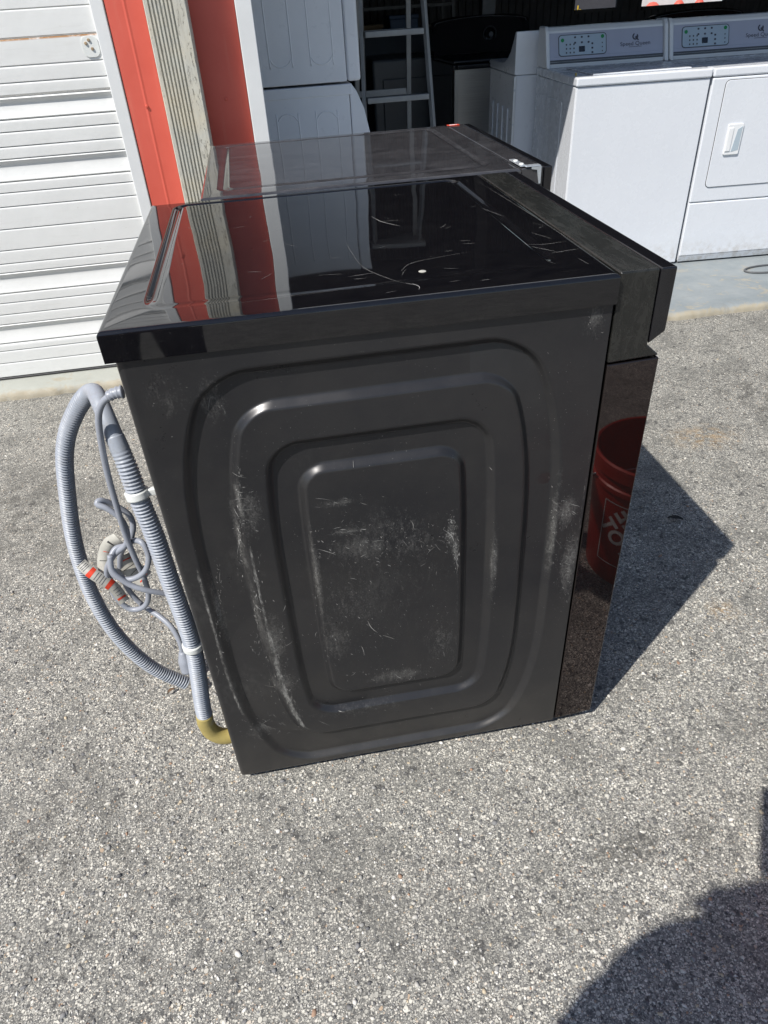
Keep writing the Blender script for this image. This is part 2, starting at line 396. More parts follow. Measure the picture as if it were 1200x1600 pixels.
def prism(name, poly, a0, a1, mat, parent=None, axis='y', bev=0., off=None, seg=2):
    """polygon (p,q) extruded along axis: y -> (x,z), x -> (y,z), z -> (x,y)"""
    def put(p, q, a):
        return {'y': (p, a, q), 'x': (a, p, q), 'z': (p, q, a)}[axis]
    bm = bmesh.new()
    lo = [bm.verts.new(put(p, q, a0)) for p, q in poly]; hi = [bm.verts.new(put(p, q, a1)) for p, q in poly]
    n = len(poly)
    bm.faces.new(lo); bm.faces.new(hi[::-1])
    for i in range(n): bm.faces.new((lo[i], hi[i], hi[(i+1) % n], lo[(i+1) % n]))
    bmesh.ops.recalc_face_normals(bm, faces=bm.faces)
    if bev: bmesh.ops.bevel(bm, geom=list(bm.edges), offset=bev, segments=seg, profile=.5, affect='EDGES')
    o = from_bm(name, bm, mat, parent, False, off)
    if bev: auto_smooth(o, 60, True)
    return o
def catmull(pts, step):
    P = [np.array(p, float) for p in pts]; P = [2*P[0]-P[1]]+P+[2*P[-1]-P[-2]]
    out = []
    for i in range(1, len(P)-2):
        for t in np.linspace(0, 1, 24, endpoint=False):
            a, b, c, d = P[i-1], P[i], P[i+1], P[i+2]
            out.append(.5*((2*b)+(-a+c)*t+(2*a-5*b+4*c-d)*t*t+(-a+3*b-3*c+d)*t**3))
    out.append(P[-2]); out = np.array(out)
    seg = np.linalg.norm(np.diff(out, axis=0), axis=1); s = np.concatenate([[0], np.cumsum(seg)])
    n = max(3, int(s[-1]/step)+1); q = np.linspace(0, s[-1], n)
    return np.stack([np.interp(q, s, out[:, k]) for k in range(3)], 1), q
def tube(name, pts, rad, mat, parent=None, sides=12, step=.006, rfun=None, off=None, cap=True, smooth=True, straight=False):
    if straight: P = np.array(pts, float); q = np.concatenate([[0], np.cumsum(np.linalg.norm(np.diff(P, axis=0), axis=1))])
    else: P, q = catmull(pts, step)
    T = np.gradient(P, axis=0); T /= np.linalg.norm(T, axis=1)[:, None]+1e-12
    nrm = np.cross(T[0], [0.3, .2, 1.0]); nrm /= np.linalg.norm(nrm)
    V = []; 
    ang = np.linspace(0, 2*math.pi, sides, endpoint=False)
    for i in range(len(P)):
        nrm = nrm-T[i]*(nrm@T[i]); nrm /= np.linalg.norm(nrm)+1e-12
        b = np.cross(T[i], nrm); r = rad if rfun is None else rfun(q[i], q[-1])
        V.append(P[i]+r*(np.cos(ang)[:, None]*nrm+np.sin(ang)[:, None]*b))
    V = np.concatenate(V); Fc = []
    for i in range(len(P)-1):
        for k in range(sides):
            a = i*sides+k; b = i*sides+(k+1) % sides
            Fc.append((a, b, b+sides, a+sides))
    if cap: Fc.append(tuple(range(sides))[::-1]); Fc.append(tuple(range((len(P)-1)*sides, len(P)*sides)))
    return mesh_obj(name, V, Fc, mat, parent, smooth, off)
def lathe(name, prof, center, mat, parent=None, n=48, axis='z', off=None, smooth=True):
    V = []; Fc = []
    for r, h in prof:
        for k in range(n):
            a = 2*math.pi*k/n
            p = (r*math.cos(a), r*math.sin(a), h) if axis == 'z' else ((h, r*math.cos(a), r*math.sin(a)) if axis == 'x' else (r*math.cos(a), h, r*math.sin(a)))
            V.append(tuple(np.array(p)+np.array(center)))
    for i in range(len(prof)-1):
        for k in range(n):
            Fc.append((i*n+k, i*n+(k+1) % n, (i+1)*n+(k+1) % n, (i+1)*n+k))
    o = mesh_obj(name, V, Fc, mat, parent, smooth, off)
    bm = bmesh.new(); bm.from_mesh(o.data); bmesh.ops.remove_doubles(bm, verts=bm.verts, dist=1e-6)
    bmesh.ops.recalc_face_normals(bm, faces=bm.faces); bm.to_mesh(o.data); bm.free()
    if smooth: auto_smooth(o, 40)
    return o
def empty(name, loc, rz=0, label=None, cat=None, group=None):
    o = bpy.data.objects.new(name, None); C.objects.link(o); o.location = loc; o.rotation_euler = (0, 0, rz)
    tag(o, label, cat, group); return o
def tag(o, label=None, cat=None, group=None, kind=None):
    if label: o['label'] = label
    if cat: o['category'] = cat
    if group: o['group'] = group
    if kind: o['kind'] = kind
    return o
def text_mesh(txt, size, extrude=.0, bold=0.):
    cu = bpy.data.curves.new('t', 'FONT'); cu.body = txt; cu.size = size; cu.extrude = extrude; cu.offset = bold
    cu.align_x = 'CENTER'; cu.align_y = 'CENTER'; cu.resolution_u = 3
    o = bpy.data.objects.new('t', cu); C.objects.link(o)
    bpy.context.view_layer.update()
    dg = bpy.context.evaluated_depsgraph_get()
    me = bpy.data.meshes.new_from_object(o.evaluated_get(dg))
    V = np.array([v.co[:] for v in me.vertices]) if len(me.vertices) else np.zeros((0, 3))
    Fc = [tuple(p.vertices) for p in me.polygons]
    bpy.data.objects.remove(o); bpy.data.curves.remove(cu); bpy.data.meshes.remove(me)
    return V, Fc
def rrect(x0, x1, y0, y1, r, n=6):
    out = []
    for cx, cy, a0 in ((x1-r, y1-r, 0), (x0+r, y1-r, 90), (x0+r, y0+r, 180), (x1-r, y0+r, 270)):
        for k in range(n+1):
            a = R(a0+90*k/n); out.append((cx+r*math.cos(a), cy+r*math.sin(a)))
    return out

# ================================================================ THE SETTING
def ground():
    V = []; Fc = []
    xs = np.concatenate([[-400, -60, -12, -5], np.linspace(-2.2, 4.2, 130), [7, 14, 60, 400]])
    ys = np.concatenate([[-400, -60, -12, -4], np.linspace(-2.2, 2.09, 90), [3, 12, 60, 400]])
    for y in ys:
        for x in xs:
            z = 0
            if -2.3 < x < 4.3 and -2.3 < y < 2.2:
                z = .004*mnoise.noise(Vector((x*2.1, y*2.1, 3.))) + .0012*mnoise.noise(Vector((x*9, y*9, 1.))) - .002
            V.append((x, y, z-(.03 if y > 2.5 else 0)))
    nx = len(xs)
    for j in range(len(ys)-1):
        for i in range(nx-1): Fc.append((j*nx+i, j*nx+i+1, (j+1)*nx+i+1, (j+1)*nx+i))
    tag(mesh_obj('asphalt_ground', V, Fc, 'asphalt', smooth=True), kind='structure')
ground()
def gravel():
    # stones bedded in the worn asphalt surface, denser where they show largest
    bm = bmesh.new(); bmesh.ops.create_icosphere(bm, subdivisions=1, radius=1.0)
    bv = np.array([v.co[:] for v in bm.verts]); bf = np.array([[v.index for v in f.verts] for f in bm.faces]); bm.free()
    n1, n2 = 30000, 12000
    px = np.concatenate([rng.uniform(-.95, 1.5, n1), rng.uniform(-1.6, 3.2, n2)]); py = np.concatenate([rng.uniform(-.75, .75, n1), rng.uniform(-1.0, 2.02, n2)])
    keep = ~((px > .03) & (px < .74) & (py > .03) & (py < 1.36)); px, py = px[keep], py[keep]; N = len(px)
    sz = .0014+.0016*rng.random(N)**1.5+np.where(rng.random(N) > .93, .0030*rng.random(N), 0)
    pal = np.array([(.12, .12, .125), (.22, .22, .22), (.33, .325, .31), (.46, .445, .41), (.60, .58, .525), (.72, .70, .65), (.40, .26, .18), (.52, .44, .32)])
    ci = rng.choice(len(pal), N, p=[.10, .16, .2, .22, .18, .08, .02, .04])
    ang = rng.uniform(0, 6.28, N)
    j = bv[None]*(1+.25*rng.standard_normal((N, len(bv), 1)))
    st = rng.uniform(.7, 1.35, (N, 1, 1)); j = j*np.concatenate([st, 1/st, np.full_like(st, .6)], 2)
    c, s_ = np.cos(ang)[:, None], np.sin(ang)[:, None]
    V = np.zeros((N, len(bv), 3), np.float32)
    V[:, :, 0] = px[:, None]+(j[:, :, 0]*c-j[:, :, 1]*s_)*sz[:, None]; V[:, :, 1] = py[:, None]+(j[:, :, 0]*s_+j[:, :, 1]*c)*sz[:, None]
    gz = np.array([.004*mnoise.noise(Vector((x*2.1, y*2.1, 3.)))+.0012*mnoise.noise(Vector((x*9, y*9, 1.)))-.002 for x, y in zip(px, py)])
    V[:, :, 2] = j[:, :, 2]*sz[:, None]+gz[:, None]+.0002
    Fc = (bf[None]+(np.arange(N)*len(bv))[:, None, None]).reshape(-1).astype(np.int32)
    me = bpy.data.meshes.new('gravel'); nf = len(Fc)//3
    me.vertices.add(N*len(bv)); me.vertices.foreach_set('co', V.ravel())
    me.loops.add(len(Fc)); me.loops.foreach_set('vertex_index', Fc)
    me.polygons.add(nf); me.polygons.foreach_set('loop_start', np.arange(0, len(Fc), 3, dtype=np.int32))
    me.update(calc_edges=True); me.validate()
    a = me.color_attributes.new('tint', 'FLOAT_COLOR', 'POINT')
    col = np.repeat(np.concatenate([pal[ci]*rng.uniform(.8, 1.15, (N, 1)), np.ones((N, 1))], 1), len(bv), 0)
    a.data.foreach_set('color', col.astype(np.float32).ravel())
    o = bpy.data.objects.new('gravel', me); C.objects.link(o); me.materials.append(MT['gravel'])
    tag(o, 'small pale and tan stones bedded in worn grey asphalt', 'gravel', kind='stuff')
gravel()
SLAB = .03
def slab():
    V = []; Fc = []
    xs = np.concatenate([np.arange(-6, -1.5, .25), np.arange(-1.5, 3.6, .015), np.arange(3.6, 9, .25)])
    rows = [(0.0, -.03), (.001, .010), (.010, .024), (.022, .0295), (.06, .03), (.16, .03), (.5, .03), (2., .03), (5.8, .03)]
    for dy, z in rows:
        for x in xs:
            e = .012*mnoise.noise(Vector((x*5, 0, 0)))+.008*mnoise.noise(Vector((x*22, dy*30, 5)))
            k = 1. if dy < .03 else (.4 if dy < .1 else 0.)
            zz = z+(.004*mnoise.noise(Vector((x*18, dy*40, 9))) if .0005 < dy < .05 else 0)
            V.append((x, 2.03+dy+e*k, zz))
    n = len(xs)
    for j in range(len(rows)-1):
        for i in range(n-1): Fc.append((j*n+i, j*n+i+1, (j+1)*n+i+1, (j+1)*n+i))
    tag(mesh_obj('concrete_slab', V, Fc, 'concrete', smooth=True), kind='structure')
slab()

# ---------------------------------------------------------------- building
YD = 2.183
bld = empty('garage_building', (0, 2.5, SLAB), label='red and white metal garage building with a dark open bay', cat='building')
def B(name, *a, **k):
    k['parent'] = bld; k['off'] = (0, -2.5, -SLAB); return box(name, *a, **k)
HZ = 2.17; TOP = 3.3; BX1 = 6.2; BY1 = 7.6
B('door_guide', -.272, -.226, 2.168, 2.21, SLAB, 2.75, 'trim_white', bev=.004)
# red wall strip between the roller door and the bay, with a folded crease
prism('red_wall_panel', [(-.2225, 2.205), (-.2225, 2.172), (-.165, 2.172), (-.158, 2.170), (-.151, 2.172), (-.096, 2.172), (-.090, 2.205)],
      SLAB, TOP, 'red_metal', bld, 'z', off=(0, -2.5, -SLAB))
prism('red_wall_panel', [(-.0895, 2.235), (-.0895, 2.203), (.212, 2.203), (.212, 2.235)], SLAB, TOP, 'red_metal', bld, 'z', off=(0, -2.5, -SLAB))
def fluted_post():
    poly = [(-.086, 2.20), (-.086, 2.085), (-.0835, 2.082)]
    x = -.072; poly.append((x, 2.082))
    for k in range(7):
        poly += [(x+.0015, 2.0885), (x+.0055, 2.0885), (x+.007, 2.082), (x+.0125, 2.082)]; x += .0125
    poly += [(.050, 2.082), (.0535, 2.086), (.0535, 2.20)]
    o = prism('fluted_post', poly, SLAB, TOP-.1, 'post', bld, 'z', off=(0, -2.5, -SLAB))
    o['label'] = 'weathered cream fluted post with flaking paint'
fluted_post()
for zz in (.55, 1.02, 1.50, 1.98, 2.46):
    for xx in (-.1585, .130):
        yy_ = 2.1695 if xx < 0 else 2.203
        lathe('panel_screw', [(0, -.005), (.004, -.0045), (.0055, -.002), (.0055, 0)], (xx, yy_, zz), 'red_metal', bld, 10, 'y', off=(0, -2.5, -SLAB))
B('bay_trim', .2135, .273, 2.165, 2.26, SLAB, TOP, 'trim_white', bev=.004)
B('bay_header', .274, 4.60, 2.19, 2.27, HZ, TOP, 'trim_white', bev=.004)
B('bay_trim', 4.602, 4.66, 2.165, 2.26, SLAB, TOP, 'trim_white', bev=.004)
B('red_wall_panel', 4.662, BX1, 2.18, 2.26, SLAB, TOP, 'red_metal')
B('door_header', -2.80, -.0925, 2.208, 2.30, 2.76, TOP, 'red_metal')
B('door_guide', -2.846, -2.80, 2.125, 2.21, SLAB, 2.75, 'trim_white', bev=.004)
B('red_wall_panel', -5.2, -2.85, 2.18, 2.26, SLAB, TOP, 'red_metal')
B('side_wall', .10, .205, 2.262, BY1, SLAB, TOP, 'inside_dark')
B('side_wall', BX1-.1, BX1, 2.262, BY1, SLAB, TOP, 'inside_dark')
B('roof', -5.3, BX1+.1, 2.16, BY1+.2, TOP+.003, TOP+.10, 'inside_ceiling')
# back wall: corrugated sheet with two window openings
WIN = [(3.68, 4.14, 1.075, 1.95), (4.42, 5.35, 1.065, 1.95)]
def corr(x0, x1, z0, z1):
    poly = []; n = int((x1-x0)/.075); st = (x1-x0)/n
    for k in range(n):
        a = x0+k*st; poly += [(a, BY1), (a+st*.45, BY1), (a+st*.55, BY1-.02), (a+st*.9, BY1-.02)]
    poly += [(x1, BY1), (x1, BY1+.03), (x0, BY1+.03)]
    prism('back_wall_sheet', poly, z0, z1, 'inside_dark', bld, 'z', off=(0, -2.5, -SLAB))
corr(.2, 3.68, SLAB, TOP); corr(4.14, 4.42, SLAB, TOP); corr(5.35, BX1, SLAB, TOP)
for x0, x1, z0, z1 in WIN:
    corr(x0+.001, x1-.001, SLAB, z0); corr(x0+.001, x1-.001, z1, TOP)
    fr = B('window', x0, x1, BY1-.03, BY1+.01, z0-.03, z0, 'dark_steel')
    B('window', x0, x1, BY1-.03, BY1+.01, z1, z1+.03, 'dark_steel')
B('steel_column', 1.93, 2.03, 5.0, 5.1, SLAB, TOP, 'dark_steel', bev=.006)

# roller door: one part per slat
rd = empty('roller_door', (-1.53, YD, SLAB), label='white ribbed roll-up door with a rusty seam, on concrete sill', cat='roller door')
DX0, DX1 = -2.80, -.262
def slat(z1, z0, kind):
    rz0, rz1 = -SLAB, -SLAB
    if kind == 'flat':
        pr = [(.0035, z1-.0008), (.0020, z1-.0030), (.0, z1-.0075), (-.0003, (z0+z1)/2), (.0, z0+.0035), (.0008, z0+.0018), (.0035, z0+.0008)]
    else:
        h = z1-z0
        pr = [(.004, z1-.001), (.0, z1-.005)]
        for k in range(9):
            a = k/8; pr.append((.010*(min(1., a/.25) if a < .4 else max(0., 1-(a-.4)/.6)**.8), z1-.006-(h-.012)*a))
        pr += [(.0, z0+.005), (.004, z0+.001)]
    pr = pr+[(.026, z0+.0008), (.026, z1-.0008)]
    poly = [(YD+a, b) for a, b in pr]
    o = prism('slat', poly, DX0, DX1, 'door_white', rd, 'x', off=(1.53, -YD, -SLAB)); auto_smooth(o, 40, True)
ZL = [('flat', 1.33, 1.2505), ('flat', 1.2495, 1.171), ('flat', 1.171, 1.122), ('flat', 1.122, 1.085), ('rec', 1.080, 1.010), ('flat', 1.010, .972),
      ('flat', .972, .925), ('flat', .925, .885), ('rec', .885, .808), ('flat', .808, .772), ('flat', .772, .723), ('flat', .723, .643), ('flat', .643, .565),
      ('flat', .565, .515), ('flat', .515, .480), ('rec', .480, .398), ('flat', .398, .360), ('flat', .360, .313), ('flat', .313, .272), ('rec', .272, .19),
      ('flat', .19, .158), ('flat', .158, .104), ('flat', .104, .041)]
UP = [(k, a+.686, b+.686) for k, a, b in ZL if b > .64]+[(k, a+1.372, b+1.372) for k, a, b in ZL if b > .64 and a+1.372 < 2.75]
for k, a, b in ZL+UP: slat(a, b, k)
box('bottom_seal', DX0, DX1, YD-.004, YD+.03, SLAB+.001, .040, 'dark_back', rd, .003, off=(1.53, -YD, -SLAB))
lp = prism('latch_plate', [(p, q) for p, q in rrect(-.333, -.276, 1.18, 1.243, .02)], YD-.0035, YD-.0008, 'clip', rd, 'y', off=(1.53, -YD, -SLAB), bev=.001)
for dx, dz in ((-.318, 1.222), (-.300, 1.205), (-.306, 1.231)):
    lathe('rusty_bolt', [(0, -.005), (.004, -.0045), (.005, -.003), (.005, 0)], (dx, YD-.0035, dz), 'old_bolt', rd, 12, 'y', off=(1.53, -YD, -SLAB))

# ================================================================ THE WASHER
WH, WW, WL, WFX = .985, .686, .6775, .761
WR = Vector((.34, .343, 0))
washer = empty('washing_machine', WR, label='scuffed charcoal front-load washing machine with embossed side and glossy black lid', cat='washing machine')
WO = -WR
def sstep(a, b, x):
    t = np.clip((x-a)/(b-a), 0, 1); return t*t*(3-2*t)
def sdf(x, z, cx, zc, w0, hz, k, r):
    wz = w0-k*((z-zc)/hz)**4
    qx = np.abs(x-cx)-(wz-r); qz = np.abs(z-zc)-(hz-r)
    return np.hypot(np.maximum(qx, 0), np.maximum(qz, 0))+np.minimum(np.maximum(qx, qz), 0)-r
RINGS = [(.331, .473, .291, .434, .072, .050), (.340, .480, .233, .372, .042, .042), (.3375, .481, .1765, .306, .016, .042), (.3385, .480, .1285, .2585, .006, .036)]
def side_panel():
    xs = np.linspace(.0, WL-.003, 330); zs = np.linspace(.017, WH-.042, 440)
    X, Z = np.meshgrid(xs, zs)
    s = [1-np.clip((sdf(X, Z, *r)+.0060)/.0120, 0, 1)*.75-.25*sstep(-.0060, .0060, sdf(X, Z, *r)) for r in RINGS]
    Y = .0108*(s[0]-s[1]+s[2]-s[3])
    # rolled rear edge, slight oil-canning and one small dent
    e = np.clip((.010-X)/.010, 0, 1); Y = Y+.010*(1-np.sqrt(np.maximum(0, 1-e**2)))
    e = np.clip((.023-Z)/.006, 0, 1); Y = Y+.006*(1-np.sqrt(np.maximum(0, 1-e**2)))
    Y = Y+.0012*np.sin(X*7.1+.4)*np.sin(Z*5.3)+.002*np.exp(-(((X-.605)/.008)**2+((Z-.655)/.008)**2))
    V = np.stack([X, Y, Z], -1).reshape(-1, 3); n = len(xs); m = len(zs); Fc = []
    for j in range(m-1):
        for i in range(n-1): Fc.append((j*n+i, j*n+i+1, (j+1)*n+i+1, (j+1)*n+i))
    o = mesh_obj('side_panel', V, Fc, 'body', washer, True, WO)
    # paint rubbed off along the raised ring edges
    D = [sdf(X, Z, *r) for r in RINGS]; g = lambda a, c, w_: np.exp(-((a-c)/w_)**2)
    rngz = lambda a, b: sstep(a-.06, a+.03, Z)*(1-sstep(b-.03, b+.06, Z))
    lf = X < .2; rt_ = X > .45
    wear = g(D[0], .011, .0045)*rngz(.2, .58)*lf + g(D[1], -.011, .0045)*rngz(.14, .62)*(X < .2)+.7*g(D[1], -.020, .012)*rngz(.16, .40)*(X < .2)
    wear = wear+.6*g(D[3], -.010, .004)*rngz(.3, .6)*(X < .3)+.7*g(D[3], -.010, .004)*rngz(.30, .6)*(X > .42)+.5*g(D[2], .010, .004)*rngz(.3, .6)*(X > .45)
    wear = wear+.5*g(D[3], -.012, .003)*(Z < .24)+.7*g(X, WL-.006, .006)*rngz(.35, .7)
    at = o.data.attributes.new('wear', 'FLOAT', 'POINT'); at.data.foreach_set('value', np.clip(wear, 0, 1).astype(np.float32).ravel())
    o['label'] = 'scuffed charcoal side panel embossed with four nested rounded rings'
    def y_at(x, z):
        i = np.clip(np.searchsorted(xs, x), 1, len(xs)-1); k = np.clip(np.searchsorted(zs, z), 1, len(zs)-1)
        return min(Y[k, i], Y[k-1, i], Y[k, i-1], Y[k-1, i-1])
    # (photo u, v, spread u, spread v, count, direction deg, direction jitter, length px)
    CL_ = [(565, 855, 42, 22, 70, 5, 25, 14), (600, 830, 70, 35, 60, 20, 60, 10), (530, 785, 30, 6, 10, 8, 6, 30), (545, 830, 25, 5, 10, 3, 6, 26), (640, 850, 45, 30, 40, 40, 50, 8),
           (704, 835, 7, 22, 90, 30, 40, 12), (712, 860, 3, 25, 50, 85, 10, 14), (560, 940, 60, 60, 60, 40, 20, 12), (525, 1000, 25, 45, 45, 70, 60, 10), (620, 1055, 45, 12, 45, 5, 60, 9),
           (690, 1000, 25, 50, 30, 60, 50, 9), (376, 790, 4, 40, 30, 10, 30, 12), (392, 800, 14, 30, 30, 15, 30, 14), (375, 850, 3, 60, 60, 72, 14, 14), (402, 960, 4, 60, 70, 70, 14, 16),
           (425, 1000, 18, 50, 70, 65, 50, 12), (440, 1070, 22, 25, 40, 30, 60, 10), (342, 960, 4, 60, 60, 70, 40, 12), (420, 1140, 28, 14, 50, 10, 30, 14), (890, 880, 14, 50, 90, 15, 40, 11),
           (885, 800, 14, 25, 40, 10, 50, 8), (905, 930, 5, 40, 60, 80, 15, 10), (772, 880, 3, 50, 25, 88, 20, 7), (865, 830, 3, 70, 25, 88, 20, 7), (495, 900, 3, 70, 30, 86, 15, 10),
           (330, 630, 14, 30, 14, 80, 40, 14), (260, 620, 25, 30, 10, 60, 60, 8), (930, 500, 12, 20, 14, 50, 30, 12), (560, 1110, 90, 14, 20, 5, 20, 9), (600, 900, 120, 150, 60, 30, 90, 5)]
    dust_ = np.zeros_like(X)
    for (u, v, su, sv, cnt, di, dj, ln) in CL_:
        c0 = on_y(u, v, 0); sx_ = max(su, 5)/820; sz_ = max(sv, 6)/760
        dust_ = np.maximum(dust_, min(.80, .20+1.7*math.sqrt(cnt/(su*sv)))*np.exp(-(((X-c0[0])/(1.25*sx_))**2+((Z-c0[2])/(1.25*sz_))**2)))
    at2 = o.data.attributes.new('dust', 'FLOAT', 'POINT'); at2.data.foreach_set('value', np.clip(dust_, 0, 1).astype(np.float32).ravel())
    Vs_, Fs_ = [], []
    for (u, v, su, sv, cnt, di, dj, ln) in CL_:
        for _ in range(int(cnt*.95)):
            uu = u+su*random.gauss(0, .8); vv = v+sv*random.gauss(0, .8); a = R(di+random.gauss(0, dj)); L = .40*ln*random.uniform(.1, 1.1)*(5 if random.random() < .05 else 1)
            bend = random.gauss(0, .15); wd = random.choice((.00010, .00016, .00022, .0004))
            pts = []
            for k in range(5):
                f = k/4-.5; pts.append(on_y(uu+math.cos(a)*L*f-math.sin(a)*L*bend*f*f*2, vv+math.sin(a)*L*f+math.cos(a)*L*bend*f*f*2, 0))
            if any(not (.004 < p[0] < WL-.006 and .024 < p[2] < WH-.05) for p in pts): continue
            d = pts[-1]-pts[0]; d /= np.linalg.norm(d)+1e-9; nrm = np.array([-d[2], 0, d[0]])
            b = len(Vs_)
            for k, p in enumerate(pts):
                w_ = wd*(.25, 1, 1.1, .8, .2)[k]
                for sg in (-1, 1):
                    q_ = p+nrm*w_*sg; Vs_.append((q_[0], y_at(q_[0], q_[2])-.0004, q_[2]))
            for k in range(4): Fs_.append((b+2*k, b+2*k+1, b+2*k+3, b+2*k+2))
    so_ = mesh_obj('scuff_marks', Vs_, Fs_, 'scratch', o); so_['kind'] = 'stuff' 
side_panel()
# cabinet shell behind the side panel
bm = bmesh.new(); bm_box(bm, .0105, WL-.004, .0115, WW-.002, .018, WH-.043, .004)
cab = from_bm('cabinet', bm, 'body', washer, False, WO); auto_smooth(cab)
box('back_panel', -.004, .0103, .03, WW-.03, .05, WH-.05, 'dark_back', washer, .003, off=WO)
lathe('rear_cover', [(0, -.030), (.12, -.030), (.155, -.022), (.165, -.005)], (-.004, .30, .56), 'dark_back', washer, 40, 'x', off=WO)
for fx in (.06, .62):
    for fy in (.06, .62):
        lathe('foot', [(0, 0.001), (.022, .001), (.024, .006), (.02, .012), (.009, .014), (.009, .0185)], (fx, fy, 0), 'black_rubber', washer, 20, off=WO)
box('base_plinth', .03, WFX-.02, .012, WW-.01, .008, .0165, 'black_rubber', washer, off=WO)
# lid with a pressed groove
def lid_mesh(x0, x1, y0, y1, ztop, th, gx0, gx1, gy0, gy1, gw, gd, nx, ny, seed):
    rr = .006
    def axis(a, b, n):
        t = np.linspace(a+rr, b-rr, n)
        e = rr*np.array([0, .02, .1, .25, .45, .7])
        return np.concatenate([a+e, t, b-e[::-1]])
    xs = axis(x0, x1, nx); ys = axis(y0, y1, ny)
    X, Y = np.meshgrid(xs, ys)
    def sd(X, Y, r=.022):
        cx, cy = (gx0+gx1)/2, (gy0+gy1)/2
        qx = np.abs(X-cx)-((gx1-gx0)/2-r); qy = np.abs(Y-cy)-((gy1-gy0)/2-r)
        return np.hypot(np.maximum(qx, 0), np.maximum(qy, 0))+np.minimum(np.maximum(qx, qy), 0)-r
    d = sd(X, Y)
    gdv = gd*(.10+.90*sstep(gy0+.010, gy0+.05, Y)) if seed == 1 else gd
    Z = ztop-gdv*(1-sstep(gw*.5-.003, gw*.5+.003, np.abs(d)))
    u = (X-x0)/(x1-x0); v = (Y-y0)/(y1-y0)
    Z = Z+.0012*np.sin(math.pi*u)*np.sin(math.pi*v)
    dn = np.minimum(np.minimum(X-x0, x1-X), np.minimum(Y-y0, y1-Y))
    Z = Z-.0012*np.exp(-np.maximum(dn, 0)/.025)
    e = np.clip((rr-dn)/rr, 0, 1); Z = Z-rr*(1-np.sqrt(np.maximum(0, 1-e**2)))
    V = np.stack([X, Y, Z], -1).reshape(-1, 3).tolist(); n = len(xs); m = len(ys); Fc = []
    for j in range(m-1):
        for i in range(n-1): Fc.append((j*n+i, j*n+i+1, (j+1)*n+i+1, (j+1)*n+i))
    ring = [i for i in range(n)]+[j*n+n-1 for j in range(1, m)]+[(m-1)*n+i for i in range(n-2, -1, -1)]+[j*n for j in range(m-2, 0, -1)]
    b0 = len(V)
    for k in ring: V.append((V[k][0], V[k][1], ztop-th))
    L = len(ring)
    for k in range(L): Fc.append((ring[k], b0+k, b0+(k+1) % L, ring[(k+1) % L]))
    Fc.append(tuple(b0+k for k in range(L))[::-1])
    return V, Fc
V, Fc = lid_mesh(-.010, WL-.001, -.006, WW, WH, .042, .050, .612, .062, .652, .012, .0042, 230, 230, 1)
lid = mesh_obj('lid', V, Fc, 'lid', washer, True, WO); auto_smooth(lid, 50)
lid['label'] = 'glossy black lid with pressed groove and pale scratches'
def strip(pts, wd):
    """thin flat scratch on the lid, returns verts/faces"""
    P, q = catmull([(a, b, 0) for a, b in pts], .004)
    T = np.gradient(P, axis=0); T /= np.linalg.norm(T, axis=1)[:, None]+1e-9
    N = np.stack([-T[:, 1], T[:, 0], 0*T[:, 0]], 1)
    wv = .32*wd*np.sin(np.linspace(.15, math.pi-.15, len(P)))[:, None]
    return np.concatenate([P-N*wv, P+N*wv]), [(i, i+1, len(P)+i+1, len(P)+i) for i in range(len(P)-1)]
SC = [([(.338, .26), (.340, .21), (.348, .13), (.382, .06), (.405, .040)], .0006), ([(.396, .090), (.400, .108), (.425, .134), (.507, .154)], .0005),
      ([(.400, .045), (.407, .030), (.404, .018)], .0012), ([(.392, .048), (.408, .034)], .0008), ([(.402, .415), (.415, .37), (.440, .332)], .0016),
      ([(.405, .375), (.450, .372)], .0006), ([(.597, .165), (.627, .154), (.664, .160)], .0008), ([(.604, .150), (.632, .112)], .0008), ([(.62, .108), (.668, .118)], .0007),
      ([(.63, .22), (.648, .18)], .0009), ([(.60, .40), (.62, .33)], .0008), ([(.51, .215), (.528, .21)], .0007), ([(.512, .198), (.53, .194)], .0006),
      ([(.20, .045), (.30, .055), (.40, .062)], .0003), ([(.24, .30), (.262, .27)], .0004), ([(.22, .38), (.25, .40)], .0004), ([(.28, .12), (.315, .115)], .0006),
      ([(.32, .10), (.36, .105)], .0006), ([(.325, .088), (.34, .085)], .0007), ([(.18, .17), (.20, .165)], .0006), ([(.45, .035), (.465, .036)], .0008),
      ([(.49, .027), (.505, .028)], .0007), ([(.648, .075), (.652, .045)], .0006), ([(.36, .02), (.375, .024)], .0006), ([(.10, .04), (.35, .052)], .0002),
      ([(.655, .62), (.665, .40), (.672, .20), (.674, .06)], .0005)]
for _ in range(40):
    x, y = random.uniform(.02, .66), random.uniform(.02, .66); a = random.gauss(.3, .8); L = random.uniform(.004, .03)
    SC.append(([(x, y), (x+L*.5*math.cos(a), y+L*.5*math.sin(a)+random.gauss(0, .002)), (x+L*math.cos(a), y+L*math.sin(a))], random.choice((.00025, .0003, .0005))))
Vs, Fs = [], []
for pts, wd in SC:
    v, f = strip(pts, wd); b = len(Vs)
    for p in v:
        dn = min(p[0]+.010, WL-.001-p[0], p[1]+.006, WW-p[1])
        u = (p[0]+.010)/(WL+.009); vv = (p[1]+.006)/(WW+.006)
        Vs.append((p[0], p[1], WH+.0004+.0012*math.sin(math.pi*u)*math.sin(math.pi*vv)-.0012*math.exp(-max(dn, 0)/.025)))
    Fs += [tuple(b+i for i in q) for q in f]
o = mesh_obj('scratches', Vs, Fs, 'scratch', lid); o['kind'] = 'stuff'
lathe('paint_drop', [(0, .0012), (.004, .0010), (.0055, .0003)], (.424, .088, WH+.0008), 'tag', lid, 16)
